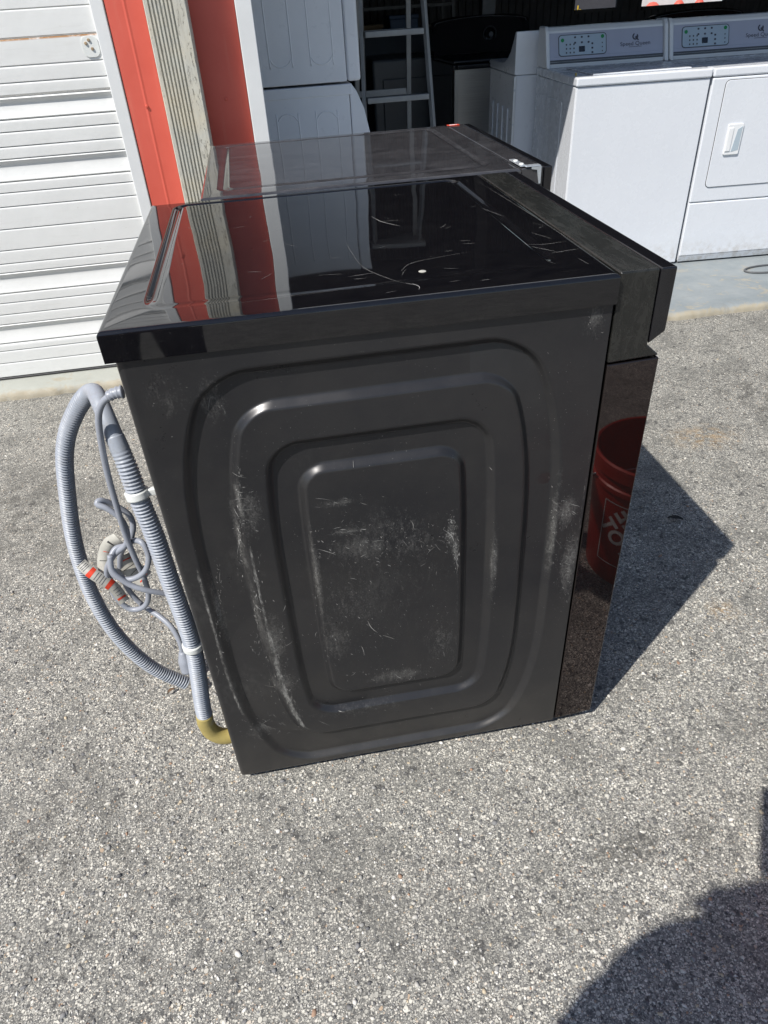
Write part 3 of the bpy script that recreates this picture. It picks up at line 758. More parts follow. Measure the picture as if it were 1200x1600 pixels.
# console and front
prism('console', [(WL+.0015, WH-.001), (.7362, WH-.001), (.7372, .8735), (.759, .8545), (WL+.0015, .851)], .001, WW-.001, 'console', washer, 'y', .003, WO)
prism('control_fascia', [(.7378, WH-.0015), (.7615, WH-.0015), (.7615, .8915), (.7386, .8745)], .0015, WW-.0015, 'gloss_black', washer, 'y', .0025, WO)
prism('front_frame', [(WL+.0015, .849), (.7595, .8515), (.7595, .028), (WL+.0015, .022)], .001, WW-.001, 'front', washer, 'y', .0025, WO)
dr = lathe('round_door', [(.262, 0), (.262, .012), (.252, .026), (.235, .036), (.20, .040), (.19, .036), (.15, .040), (0, .046)], (.7590, .343, .50), 'gloss_black', washer, 64, 'x', off=WO)
lathe('door_ring', [(.236, .0375), (.242, .036), (.246, .031), (.240, .034), (.228, .0385), (.236, .0375)], (.7595, .343, .50), 'zinc', dr, 64, 'x')
# hose, elbow, clips
HP = [(322, 1128, .050), (316, 1100, .050), (309, 1050, .046), (302, 1012, .044), (287, 965, .044), (265, 905, .046), (242, 838, .050), (217, 778, .058),
      (196, 722, .070), (176, 675, .085), (161, 640, .105), (152, 619, .130), (146, 612, .150), (136, 617, .172), (120, 640, .190), (106, 675, .205), (101, 715, .217),
      (105, 770, .23), (113, 830, .24), (124, 875, .245), (142, 925, .25), (170, 975, .25), (205, 1016, .25), (245, 1047, .25), (292, 1068, .25)]
hp = [on_y(*p) for p in HP]
LEN = [0.]
def hose_r(s, L):
    f = s/L
    smooth_zone = sstep(.365, .39, np.array(f))*(1-sstep(.455, .49, np.array(f)))
    base = .0142 if f < .40 else .0132
    return base+(1-smooth_zone)*.0019*math.sin(2*math.pi*s/.0060)
tube('drain_hose', hp, .014, 'hose', washer, 16, .0009, hose_r, WO)
tube('hose_elbow', [on_y(319, 1116, .05), on_y(322, 1130, .05), on_y(332, 1144, .05), on_y(350, 1150, .05), on_y(372, 1146, .055), on_y(392, 1138, .06)], .0165, 'elbow', washer, 18, .004, None, WO)
def clip_at(i0, r, ln):
    P, q = catmull(hp, .001); tgt = on_y(*i0)
    k = int(np.argmin(np.linalg.norm(P-tgt, axis=1))); n = int(ln/2/.001)
    cb = tube('hose_clip', P[max(0, k-n):k+n:4], r, 'clip', washer, 20, .002, None, WO)
    return P[k]
for px in ((213, 772, .058), (301, 1008, .044)):
    c = clip_at(px, .0185, .015)
    box('clip_strap', c[0]+.012, .0, c[1]-.004, c[1]+.006, c[2]-.006, c[2]+.006, 'clip', washer, .002, off=WO)
# power cord: down from the strain relief, knotted bundle, then down to the plug
CP = [(190, 612, .055), (175, 617, .058), (160, 630, .062), (154, 652, .066), (158, 690, .072), (168, 740, .080), (182, 790, .088), (196, 835, .095), (210, 870, .10), (224, 900, .105),
      (232, 930, .108), (225, 948, .112), (205, 952, .118), (185, 938, .122), (172, 915, .122), (167, 890, .118), (178, 868, .112), (197, 850, .106), (198, 830, .100), (188, 810, .098),
      (168, 795, .100), (152, 788, .104), (158, 782, .110), (180, 790, .118), (202, 805, .120), (208, 825, .118), (200, 850, .116), (180, 858, .112), (172, 880, .098), (180, 900, .092),
      (205, 905, .088), (226, 893, .085), (232, 870, .086), (222, 848, .092), (206, 846, .11), (190, 862, .135), (188, 890, .14), (200, 920, .14), (222, 945, .135), (248, 962, .11), (268, 980, .09), (281, 1003, .075), (285, 1020, .07)]
cord = tube('power_cord', [on_y(*p) for p in CP], .0050, 'cord', washer, 12, .003, None, WO)
tube('power_cord_loop', [on_y(*p) for p in [(172, 868, .095), (176, 892, .088), (200, 912, .082), (228, 922, .078), (262, 928, .085)]], .0050, 'cord', washer, 12, .003, None, WO)
a = on_y(192, 612, .055)
tube('strain_relief', [a, a+np.array([-.012, 0, -.001]), a+np.array([-.022, 0, -.005])], .0085, 'cord', washer, 14, .002, lambda s, L: .0090-.002*s/L+.0010*math.sin(s*2*math.pi/.006), WO)
a = on_y(285, 1018, .07); b = on_y(294, 1048, .06)
tube('plug', [a, .5*(a+b), b], .012, 'cord', washer, 14, .003, lambda s, L: .007+.006*min(1, 2.2*s/L), WO)
def ribbon(name, ctr, wd, up, mat, parent, bands=()):
    P, q = catmull(ctr, .0012); T = np.gradient(P, axis=0); T /= np.linalg.norm(T, axis=1)[:, None]+1e-9
    U = np.cross(T, np.array(up)); U /= np.linalg.norm(U, axis=1)[:, None]+1e-9
    n = len(P); N = np.cross(U, T)
    def build(nm, i0, i1, w, lift, m, pr):
        A = np.concatenate([P[i0:i1]-U[i0:i1]*w+N[i0:i1]*lift, P[i0:i1]+U[i0:i1]*w+N[i0:i1]*lift, P[i0:i1]-U[i0:i1]*w-N[i0:i1]*lift, P[i0:i1]+U[i0:i1]*w-N[i0:i1]*lift]); k = i1-i0
        f = [(i, i+1, k+i+1, k+i) for i in range(k-1)]+[(2*k+i, 3*k+i, 3*k+i+1, 2*k+i+1) for i in range(k-1)]
        f += [(i, 2*k+i, 2*k+i+1, i+1) for i in range(k-1)]+[(k+i, k+i+1, 3*k+i+1, 3*k+i) for i in range(k-1)]
        return mesh_obj(nm, A, f, m, pr, True)
    o = build(name, 0, n, wd, .0003, mat, parent)
    for nm, f0, f1, w, m in bands:
        i0 = int(f0*n); i1 = max(i0+2, int(f1*n)); build(nm, i0, i1, wd*w, .0005, m, parent)
    return o
lines = [('print_line', .02+.035*k, .03+.035*k, .75, 'ink_grey') for k in range(4)]+[('print_line', .31+.045*k, .32+.045*k, .8, 'ink_grey') for k in range(4)]+[('print_line', .68+.06*k, .69+.06*k, .5, 'ink_grey') for k in range(3)]
ribbon('warning_tag', [on_y(126, 880, .13), on_y(140, 893, .118), on_y(158, 905, .112), on_y(178, 918, .112), on_y(195, 940, .115)], .0098, (.3, -.8, .5), 'tag', cord,
       [('red_band', .18, .27, .99, 'red_ink'), ('red_band', .52, .61, .99, 'red_ink'), ('red_band', .87, .92, .8, 'red_ink')]+lines)
ribbon('warning_tag', [on_y(186, 842, .135), on_y(172, 850, .14), on_y(165, 868, .14), on_y(166, 890, .13), on_y(182, 902, .12)], .013, (.2, -.9, .3), 'tag', cord,
       [('print_line', .2, .24, .5, 'black_ink'), ('red_band', .42, .45, .4, 'red_ink'), ('print_line', .6, .63, .7, 'black_ink')])
ribbon('warning_tag', [on_y(192, 868, .142), on_y(203, 885, .14), on_y(218, 898, .135), on_y(228, 905, .13)], .017, (.2, -.9, .4), 'tag', cord,
       [('red_band', .15, .2, .6, 'red_ink'), ('print_line', .4, .43, .8, 'black_ink'), ('print_line', .6, .64, .6, 'black_ink'), ('red_band', .9, .95, .6, 'red_ink')])

# ================================================================ THE DRYER BESIDE IT
DRX0, DRX1, DRY0, DRY1 = .088, .848, .702, 1.386
DRR = Vector((.46, 1.044, 0)); DO = -DRR
dryer = empty('clothes_dryer', DRR, label='dusty black dryer standing right behind the charcoal washing machine', cat='dryer')
bm = bmesh.new(); bm_box(bm, DRX0+.008, .776, DRY0+.003, DRY1-.003, .018, WH-.038, .005); o = from_bm('cabinet', bm, 'body', dryer, False, DO); auto_smooth(o)
V, Fc = lid_mesh(DRX0, .7765, DRY0, DRY1, WH, .037, .135, .715, DRY0+.06, DRY1-.05, .012, .003, 130, 110, 2)
o = mesh_obj('top_panel', V, Fc, 'lid_dusty', dryer, True, DO); auto_smooth(o, 50)
o['label'] = 'dusty black top panel'
prism('console', [(.7785, WH-.001), (.828, WH-.001), (.828, .85), (.7785, .85)], DRY0+.001, DRY1-.001, 'lid_dusty', dryer, 'y', .003, DO)
prism('control_fascia', [(.8295, WH-.0015), (.848, WH-.0015), (.848, .85), (.8295, .85)], DRY0+.0015, DRY1-.0015, 'gloss_black', dryer, 'y', .002, DO)
prism('front_frame', [(.7785, .848), (.846, .848), (.846, .03), (.7785, .022)], DRY0+.001, DRY1-.001, 'front', dryer, 'y', .003, DO)
lathe('round_door', [(.25, 0), (.25, .012), (.235, .028), (.20, .034), (.15, .036), (0, .038)], (.846, 1.044, .5), 'gloss_black', dryer, 48, 'x', off=DO)
for fx in (.14, .72):
    for fy in (.76, 1.33):
        lathe('foot', [(0, .001), (.022, .001), (.024, .006), (.02, .012), (.009, .014), (.009, .0185)], (fx, fy, 0), 'black_rubber', dryer, 16, off=DO)
# zinc corner bracket on the near front corner and the red sticker
br = prism('corner_bracket', [(.7995, WH+.0006), (.8215, WH+.0006), (.8215, WH-.034), (.8175, WH-.034), (.812, WH-.006), (.7995, WH-.0036)], DRY0-.0022, DRY0+.0006, 'zinc', dryer, 'y', 0, DO)
box('bracket_strip', .776, .790, DRY0+.003, DRY0+.085, WH+.0012, WH+.004, 'zinc', br, .001)
box('bracket_foot', .786, .8205, DRY0-.0024, DRY0+.016, WH+.0006, WH+.003, 'zinc', br, .001)
for yy in (DRY0+.02, DRY0+.06):
    lathe('screw_head', [(0, .0065), (.004, .006), (.0055, .004), (.0055, .0035)], (.7835, yy, WH), 'clip', br, 12)
st = box('sticker', .777, .812, 1.360, 1.379, WH-.0002, WH+.0008, 'red_ink', dryer, off=DO)
box('sticker_print', .783, .800, 1.365, 1.373, WH+.0009, WH+.0012, 'white_ink', st)
box('sticker_print', .803, .805, 1.364, 1.375, WH+.0009, WH+.0012, 'white_ink', st)

# ================================================================ WHITE TOP-LOAD PAIR IN THE BAY
def sq_console(root, W, H, D):
    """backguard: sloped silver face, white end caps"""
    y0, y1 = D-.20, D+.0
    prof = [(y0+.02, H+.001), (y0+.035, H+.014), (y0+.095, H+.160), (y0+.115, H+.176), (y1, H+.176), (y1, H+.001)]
    prism('console_body', prof, .022, W-.022, 'plastic_white', root, 'x', .003)
    for xa, xb in ((.0, .0215), (W-.0215, W)):
        prof2 = [(y0+.004, H+.001), (y0+.016, H+.016), (y0+.078, H+.162), (y0+.10, H+.182), (y1+.002, H+.182), (y1+.002, H+.001)]
        prism('end_cap', prof2, xa, xb, 'plastic_white', root, 'x', .006, seg=3)
    # sloped face coordinates
    P0 = Vector((0, y0+.035, H+.014)); P1 = Vector((0, y0+.095, H+.160)); U = (P1-P0); Lf = U.length; U.normalize(); N = Vector((0, -U.z, U.y))
    def fp(x, t, lift): p = P0+U*(t*Lf)+N*lift; return (x, p.y, p.z)
    def panel(name, poly, lift, mat, parent, th=.002):
        n = len(poly); V = [fp(x, t, lift) for x, t in poly]+[fp(x, t, lift-th) for x, t in poly]
        f = [tuple(range(n))]+[(i, n+i, n+(i+1) % n, (i+1) % n) for i in range(n)]
        o = mesh_obj(name, V, f, mat, parent)
        bm = bmesh.new(); bm.from_mesh(o.data); bmesh.ops.recalc_face_normals(bm, faces=bm.faces); bm.to_mesh(o.data); bm.free(); return o
    face = panel('console_face', [(.024, .22), (W-.024, .22), (W-.024, .93), (.024, .93)], .0022, 'silver', root)
    panel('fascia_groove', [(.024, .02), (W-.024, .02), (W-.024, .075), (.024, .075)], .002, 'grey_groove', root)
    panel('fascia_strip', [(.024, .085), (W-.024, .085), (W-.024, .13), (.024, .13)], .004, 'grey_groove', root, .004)
    panel('fascia_strip', [(.024, .135), (W-.024, .135), (W-.024, .215), (.024, .215)], .003, 'silver', root, .003)
    px0, px1, t0, t1 = .075, .325, .25, .84
    rim = panel('control_rim', [(x, t) for x, t in rrect_st(px0-.004, px1+.004, t0-.025, t1+.025, .018, .10)], .0034, 'grey_groove', face)
    film = panel('control_panel', [(x, t) for x, t in rrect_st(px0, px1, t0, t1, .015, .09)], .0046, 'silver_blue', face)
    def dot(name, x, t, r, mat, lift=.0062):
        panel(name, [(x+r*math.cos(a), t+r/Lf*math.sin(a)) for a in np.linspace(0, 2*math.pi, 12, endpoint=False)], lift, mat, film_root, .0016)
    film_root = face
    dot('green_button', px0+.018, .70, .009, 'green'); dot('green_button', px1-.018, .75, .009, 'green')
    for k in range(3):
        for t in (.58, .74): panel('indicator', rrect_st(px0+.080+.036*k, px0+.090+.036*k, t, t+.055, .003, .015), .006, 'ink_grey', face, .001)
        panel('indicator', rrect_st(px0+.172, px0+.182, .27+.13*k, .325+.13*k, .003, .015), .006, 'ink_grey', face, .001)
        for t in (.30, .42, .54): panel('key', rrect_st(px0+.035+.02*k, px0+.042+.02*k, t, t+.05, .002, .012), .006, 'grey_groove', face, .001)
        panel('key', rrect_st(px1-.022, px1-.017, .30+.12*k, .34+.12*k, .001, .01), .006, 'grey_groove', face, .001)
    panel('display', rrect_st(px0+.105, px0+.137, .33, .50, .003, .02), .0062, 'gloss_black', face, .0016)
    # emblem: open ring with a slash, and the name under it
    cx, ct = W*.735, .68
    ring = [(cx+.016*math.cos(a), ct+.016/Lf*math.sin(a)) for a in np.linspace(R(-250), R(40), 22)]+[(cx+.009*math.cos(a), ct+.010/Lf*math.sin(a)) for a in np.linspace(R(40), R(-250), 22)]
    panel('emblem', ring, .0035, 'ink_grey', face, .001)
    panel('emblem', [(cx-.003, ct-.02), (cx+.015, ct-.13), (cx+.019, ct-.11), (cx+.006, ct+.02)], .0037, 'ink_grey', face, .001)
    for txt, size, t in (('Speed Queen', .026, .47), ('COMMERCIAL', .008, .38)):
        V, f = text_mesh(txt, size)
        if txt == 'COMMERCIAL':
            panel('name_underline', [(cx-.035, .375), (cx+.035, .375), (cx+.035, .385), (cx-.035, .385)], .0035, 'ink_grey', face, .001); continue
        mesh_obj('name_print', [fp(cx+v[0]*1.15, t+v[1]/Lf, .0034) for v in V], f, 'ink_grey', face)
def rrect_st(x0, x1, t0, t1, rx, rt, n=5):
    out = []
    for cx, cy, a0 in ((x1-rx, t1-rt, 0), (x0+rx, t1-rt, 90), (x0+rx, t0+rt, 180), (x1-rx, t0+rt, 270)):
        for k in range(n+1):
            a = R(a0+90*k/n); out.append((cx+rx*math.cos(a), cy+rt*math.sin(a)))
    return out
SQX, SQY, SQA = 1.7407, 2.7495, -.0756
W1, H1, D1 = .659, .914, .69
sqw = empty('top_load_washer', (SQX, SQY, SLAB), SQA, 'white top-load washer with plain front panel and silver control backguard', 'washing machine')
box('cabinet', .004, W1-.002, .006, D1, .012, H1-.0405, 'enamel', sqw, .006, 3)
box('front_panel', .006, W1-.004, -.004, .005, .010, H1-.0415, 'enamel', sqw, .004, 2)
box('top_panel', .0, W1, -.012, D1+.002, H1-.039, H1, 'enamel', sqw, .009, 4)
box('side_emboss', .0015, .0042, .20, D1-.05, .12, H1-.12, 'enamel', sqw, .0012)
lidp = box('lid', .09, W1-.09, .03, D1-.23, H1+.0005, H1+.007, 'enamel', sqw, .003, 2)
sq_console(sqw, W1, H1, D1)
for fx in (.06, W1-.06):
    for fy in (.06, D1-.06): lathe('foot', [(0, 0), (.02, 0), (.02, .008), (.008, .013)], (fx, fy, 0), 'black_rubber', sqw, 14)
W2 = .683
ca, sa = math.cos(SQA), math.sin(SQA)
sqd = empty('front_door_dryer', (SQX+ca*(W1+.006), SQY+sa*(W1+.006), SLAB), SQA, 'white dryer with a square recessed-handle door and silver control backguard', 'dryer')
box('cabinet', .004, W2-.004, .006, D1, .012, H1-.0405, 'enamel', sqd, .006, 3)
box('top_panel', .0, W2, -.012, D1+.002, H1-.039, H1, 'enamel', sqd, .009, 4)
box('front_panel', .002, W2-.002, -.010, .005, .315, H1-.0415, 'enamel', sqd, .007, 3)
box('lower_panel', .002, W2-.002, -.010, .005, .040, .312, 'enamel', sqd, .007, 3)
prism('toe_lip', [(-.009, .039), (.005, .039), (.005, .010), (.001, .010)], .004, W2-.004, 'enamel', sqd, 'x')
def panel_xz(name, poly, y0, y1, mat, parent, bev=0.): return prism(name, poly, y0, y1, mat, parent, 'y', bev)
panel_xz('door_gap', rrect(.066, W2-.066, .384, .862, .022), -.0106, -.0095, 'seam', sqd)
door = panel_xz('door', rrect(.0685, W2-.0685, .3865, .8595, .020), -.015, -.0104, 'enamel', sqd, .002)
hd = panel_xz('handle', rrect(.122, .200, .535, .672, .006), -.023, -.0148, 'plastic_white', door, .002)
prism('handle_grip', [(-.0232, .548), (-.0232, .66), (-.027, .655), (-.027, .553)], .126, .150, 'plastic_white', door, 'x', .0015)
panel_xz('handle_recess', [(.158, .548), (.194, .556), (.194, .660), (.172, .648)], -.0240, -.0228, 'silver_blue', door)
sq_console(sqd, W2, H1, D1)
for fx in (.06, W2-.06):
    for fy in (.06, D1-.06): lathe('foot', [(0, 0), (.02, 0), (.02, .008), (.008, .013)], (fx, fy, 0), 'black_rubber', sqd, 14)
# small brown rest on the washer top
tag(box('brown_peg', 0, .008, 0, .008, 0, .012, 'elbow', None, .001), 'tiny brown peg standing on the white washer top', 'peg')
pg = bpy.data.objects['brown_peg']; pg.location = (SQX+.025, SQY+.075, SLAB+H1)

# washer standing back to back with it: built facing away
bw = empty('top_load_washer', (SQX-.02+sa*-.72+ca*W1, SQY+.735+ca*.66-.01, SLAB), SQA+math.pi, 'older white washer with grooved side standing back to back with the silver-backguard washer', 'washing machine')
box('cabinet', .004, .682, .006, .66, .012, .87, 'enamel_old', bw, .008, 3)
prism('top_and_console', [(-.004, .872), (-.004, .905), (.02, .914), (.30, .914), (.40, .921), (.48, .945), (.55, .985), (.61, 1.045), (.635, 1.075), (.662, 1.075), (.662, .872)], 0, .686, 'enamel_old', bw, 'x', .006, seg=3)
for k in range(4):
    tube('side_groove', [(.683, .14+.13*k, .10), (.6835, .14+.13*k, .35), (.6835, .14+.13*k, .58), (.683, .14+.13*k, .70)], .006, 'enamel_old', bw, 10, .03)
box('rear_flange', .676, .690, .664, .672, .02, .868, 'plastic_white', bw, .002)
for k in range(5): lathe('rear_screw', [(0, .012), (.005, .011), (.006, .008)], (.686, .664, .12+.17*k), 'zinc', bw, 10, 'y')

# black and stainless washer deeper in the bay
kw = empty('top_load_washer', (1.512, 4.18, SLAB), 0., 'black top-load washer with stainless front and round knob, in the dark bay', 'washing machine')
box('cabinet', .0, .69, .012, .70, .012, .895, 'gloss_black', kw, .008, 3)
prism('front_panel', [(.0, -.002), (.006, -.012), (.03, -.020), (.66, -.020), (.684, -.012), (.69, -.002), (.69, .010), (.0, .010)], .03, .868, 'stainless', kw, 'z')
box('lid_lip', .02, .67, -.026, .011, .872, .895, 'gloss_black', kw, .006, 3)
box('lid', .0, .69, .0, .52, .897, .918, 'gloss_black', kw, .008, 3)
kc = prism('console', [(.05, .90), (.05, 1.0), (.0, .90)], 0, .001, 'gloss_black', kw, 'x')
bpy.data.objects.remove(kc)
def bow_console():
    V = []; Fc = []; n = 24
    for k in range(n+1):
        x = .69*k/n; b = 1-(2*k/n-1)**4
        for y, z in ((.53, .92), (.545, .96+.0*b), (.60, 1.085+.03*b), (.63, 1.10+.03*b), (.70, 1.09+.03*b), (.70, .92)): V.append((x, y, z))
    for k in range(n):
        for j in range(5): Fc.append((k*6+j, (k+1)*6+j, (k+1)*6+j+1, k*6+j+1))
    Fc += [tuple(range(6)), tuple(range(n*6, n*6+6))[::-1]]
    o = mesh_obj('console', V, Fc, 'gloss_black', kw); auto_smooth(o, 40)
    bm = bmesh.new(); bm.from_mesh(o.data); bmesh.ops.recalc_face_normals(bm, faces=bm.faces); bm.to_mesh(o.data); bm.free()
bow_console()
tube('console_trim', [(.02, .600, .955), (.02, .598, 1.07), (.06, .602, 1.103), (.345, .606, 1.122), (.63, .602, 1.103), (.67, .598, 1.07), (.67, .600, .955)], .003, 'dark_steel', kw, 8, .01)
lathe('knob_ring', [(.040, .0), (.046, -.006), (.050, .0), (.046, .01), (.040, .0)], (.40, .560, 1.02), 'dark_steel', kw, 32, 'y')
kn = lathe('knob', [(0, -.035), (.020, -.035), (.024, -.02), (.030, -.005), (.036, 0.), (.036, .03)], (.40, .565, 1.02), 'gloss_black', kw, 28, 'y')
lathe('knob_cap', [(0, -.038), (.014, -.038), (.016, -.035)], (.40, .565, 1.02), 'dark_steel', kn, 20, 'y')

def copy_tree(o, parent=None):
    c = o.copy(); C.objects.link(c); c.parent = parent
    for ch in list(o.children): copy_tree(ch, c)
    return c
c = copy_tree(kw); c.location = (3.05, 4.05, SLAB); c.scale = (1, 1, .955); c['label'] = 'black washer in the dark bay behind the white dryer with the square door'
gd_ = empty('grey_dryer', (1.12, 5.0, SLAB), 0, 'dark grey dryer standing behind the step ladder in the bay', 'dryer')
MT['dark_grey_enamel'] = simple('dark_grey_enamel', (.10, .105, .115), .4)
box('cabinet', 0, .62, 0, .68, .012, .90, 'dark_grey_enamel', gd_, .02, 3)
prism('console', [(.50, .902), (.55, .98), (.60, 1.03), (.68, 1.03), (.68, .902)], .0, .62, 'dark_grey_enamel', gd_, 'x', .008, seg=2)
box('door', .07, .55, -.018, -.001, .25, .78, 'dark_grey_enamel', gd_, .008, 2)
rk = empty('shelf_rack', (1.65, 6.7, SLAB), 0, 'dim wire shelf rack against the corrugated back wall', 'shelf rack')
for x in (-.5, .5):
    for y in (0, .4): box('post', x-.015, x+.015, y-.015, y+.015, 0, 1.9, 'dark_steel', rk)
for z in (.35, .78, 1.18, 1.6): box('shelf', -.485, .485, -.01, .41, z-.012, z+.012, 'dark_steel', rk)
MT['carton'] = simple('brown_carton', (.22, .15, .09), .8, var=.15); MT['blue_tub'] = simple('blue_tub', (.05, .09, .18), .5)
for x, z, w_, h_, m_, nm, lb in ((-.30, .792, .30, .24, 'carton', 'carton', 'brown carton on the rack shelf in the bay'), (.05, .792, .26, .30, 'blue_tub', 'storage_tub', 'blue storage tub on the rack shelf in the bay'), (.33, .792, .20, .18, 'tag', 'parts_box', 'pale parts box on the rack shelf in the bay')):
    e_ = empty(nm, (1.65+x, 6.88, SLAB+z), 0, lb, 'box')
    box('body', -w_/2, w_/2, -.15, .15, .001, h_, m_, e_, .006); box('lid', -w_/2-.006, w_/2+.006, -.156, .156, h_+.001, h_+.03, m_, e_, .004)
eb = empty('switch_box', (.86, BY1-.022, 1.02), 0, 'pale switch box fixed to the corrugated back wall', 'switch box')
box('cover', -.06, .06, -.05, -.002, 0, .16, 'tag', eb, .004); box('switch', -.015, .015, -.062, -.051, .05, .11, 'black_ink', eb, .002)
# stacked white pair on the left of the bay, seen from the side (fronts face the ladder)
SX, SY = .0, 2.76
def u_beads(root, zs, up):
    for x0, x1 in ((.33, .43), (.53, .63)):
        z0, z1 = zs; r = (x1-x0)/2; cx = (x0+x1)/2
        if up: pts = [(x0, z0)]+[(x0, z1-r)]+[(cx-r*math.cos(a), z1-r+r*math.sin(a)) for a in np.linspace(.3, math.pi-.3, 7)]+[(x1, z1-r), (x1, z0)]
        else: pts = [(x0, z1)]+[(x0, z0+r)]+[(cx-r*math.cos(a), z0+r-r*math.sin(a)) for a in np.linspace(.3, math.pi-.3, 7)]+[(x1, z0+r), (x1, z1)]
        tube('side_bead', [(x, .0004, z) for x, z in pts], .0026, 'enamel_old', root, 8, .012)
low = empty('front_load_washer', (.235, SY, SLAB), 0, 'white washer at the bottom of the stacked pair by the bay trim', 'washing machine')
prism('cabinet', [(.0, .012), (.43, .012), (.43, .957), (.0, .957)], .0, .66, 'enamel_old', low, 'y', .004)
prism('front_fascia', [(.4325, .012), (.535, .012), (.535, .60), (.52, .74), (.495, .86), (.465, .93), (.445, .957), (.4325, .957)], .0, .66, 'enamel_old', low, 'y', .004)
box('top_strip', .002, .445, -.003, .66, .918, .961, 'enamel_old', low, .004)
upp = empty('stacked_dryer', (.235, SY, SLAB+.970), 0, 'white dryer stacked on top of the white washer by the bay trim', 'dryer')
box('cabinet', .0, .425, .0, .66, .0, .86, 'enamel_old', upp, .005, 2)
box('front_frame', .4275, .488, -.002, .662, .0, .86, 'enamel_old', upp, .012, 3)
def u2(root, xs, z0, z1, up):
    for x0, x1 in xs:
        r = (x1-x0)/2; cx = (x0+x1)/2; s = 1 if up else -1; ze, zb = (z1, z0) if up else (z0, z1)
        pts = [(x0, zb), (x0, ze-s*r)]+[(cx-r*math.cos(a), ze-s*r+s*r*math.sin(a)) for a in np.linspace(.3, math.pi-.3, 7)]+[(x1, ze-s*r), (x1, zb)]
        tube('side_bead', [(x, .0004, z) for x, z in pts], .0026, 'enamel_old', root, 8, .012)
u2(low, [(.09, .19), (.27, .37)], .10, .86, True)
u2(upp, [(.09, .19), (.27, .37)], .07, .78, False)

# step ladder
ld = empty('step_ladder', (.985, 3.2, SLAB), 0, 'grey folding step ladder standing beside the stacked white pair', 'ladder')
def bar(name, a, b, w_, d_, parent, mat='ladder'):
    a, b = Vector(a), Vector(b); t = (b-a); L = t.length; q = t.to_track_quat('Z', 'Y')
    bm = bmesh.new(); bm_box(bm, -w_/2, w_/2, -d_/2, d_/2, 0, L, .002)
    bmesh.ops.transform(bm, matrix=Matrix.Translation(a) @ q.to_matrix().to_4x4(), verts=bm.verts)
    o = from_bm(name, bm, mat, parent); return o
zt = 1.80
fl = lambda z: (-.19+.075*z/zt*.6, -.02+.10*z/zt)
for s in (-1, 1):
    bar('front_rail', (s*(.215)-.005, -.06, 0), (s*.13-.02, .12, zt), .018, .026, ld)
    bar('rear_rail', (s*.175-.02, .66, 0), (s*.12-.02, .18, zt), .025, .03, ld)
for z in (.28, .56, .84, 1.12, 1.40):
    f = z/zt; hw = .215+(.13-.215)*f; y = -.06+.18*f; cx = -.005-.015*f
    box('step', cx-hw+.014, cx+hw-.014, y-.028, y+.028, z-.013, z+.013, 'ladder', ld, .003)
for z in (.55, .83, 1.11):
    f = z/zt; hw = .175+(.12-.175)*f; y = .66-.48*f
    box('rear_brace', -.02-hw+.012, -.02+hw-.012, y-.008, y+.008, z-.016, z+.016, 'ladder', ld, .002)
box('top_cap', -.18, .14, .06, .24, zt+.001, zt+.045, 'ladder', ld, .006)

# things seen through the back windows
sg = empty('sign_board', (5.0, 11.0, -.03), 0, 'dark sign with yellow and white lettering, seen through the back window', 'sign')
box('board', -.6, .75, 0, .04, .70, 1.35, 'sign_dark', sg)
for k in (-.5, .6): box('post', k-.03, k+.03, .045, .09, 0, 1.30, 'dark_steel', sg)
for txt, z, size, m in (('Wish', .99, .20, 'yellow'), ('URANCE', .83, .16, 'sign_white')):
    V, f = text_mesh(txt, size)
    mesh_obj('lettering', [(v[0]-.02+(0 if txt == 'Wish' else .1), -.004, v[1]+z) for v in V], f, m, sg)
wb = empty('white_hoarding', (6.9, 11.6, -.03), 0, 'white hoarding behind red pots, seen through the back window', 'hoarding')
box('board', -1.0, 1.6, 0, .05, .25, 2.2, 'sign_white', wb)
for k in (-.9, 1.5): box('post', k-.03, k+.03, .055, .11, 0, 2.0, 'dark_steel', wb)
for k, (x, y, r) in enumerate(((6.28, 11.0, .13), (6.75, 11.1, .10), (7.02, 11.0, .09))):
    o = lathe('red_pot', [(0, 0), (r*.7, 0), (r, .55), (r*1.12, .60), (r*1.12, .68), (r*.9, .98), (r*.4, 1.04), (0, 1.05)], (0, 0, 0), 'red_metal', None, 20)
    o.location = (x, y, -.03); tag(o, ['widest red pot in front of the white hoarding behind the garage', 'middle red pot in front of the white hoarding behind the garage', 'narrowest red pot in front of the white hoarding behind the garage'][k], 'pot', 'red pots behind the garage')
# coil of cable on the slab
P = on_z(1200, 420, SLAB+.004)
pts = [(P[0]+.13*math.cos(a), P[1]+.055*math.sin(a), SLAB+.0055) for a in np.linspace(.6, 5.9, 16)]
o = tube('grey_cable', pts, .005, 'wire', None, 10, .01); tag(o, 'loop of thin grey cable lying on the concrete slab', 'cable')
# a leaf and bits of litter
def leaf(u, v, s, ang, mat, label):
    p = on_z(u, v, .004); V = []; n = 8
    for k in range(n+1):
        t = k/n; wv = s*.38*math.sin(math.pi*t)**.8; x = (t-.5)*s*2; z = .004*math.sin(3*t)+.002
        V += [(x, -wv, z+.004), (x, 0, z), (x, wv, z+.005)]
    f = []
    for k in range(n): f += [(3*k, 3*k+3, 3*k+4, 3*k+1), (3*k+1, 3*k+4, 3*k+5, 3*k+2)]
    o = mesh_obj('dead_leaf', V, f, mat, None, True); o.location = p; o.rotation_euler = (0, 0, ang); tag(o, label, 'leaf')
MT['leaf_brown'] = simple('leaf_brown', (.16, .10, .06), .8, var=.3, nscale=60); MT['leaf_dark'] = simple('leaf_dark', (.02, .02, .018), .7)
leaf(268, 1082, .010, .6, 'leaf_brown', 'crumpled brown leaf on asphalt below the end of the grey hose')
leaf(1055, 812, .022, -.5, 'leaf_dark', 'dark leaf lying in the shadow of the washing machine')

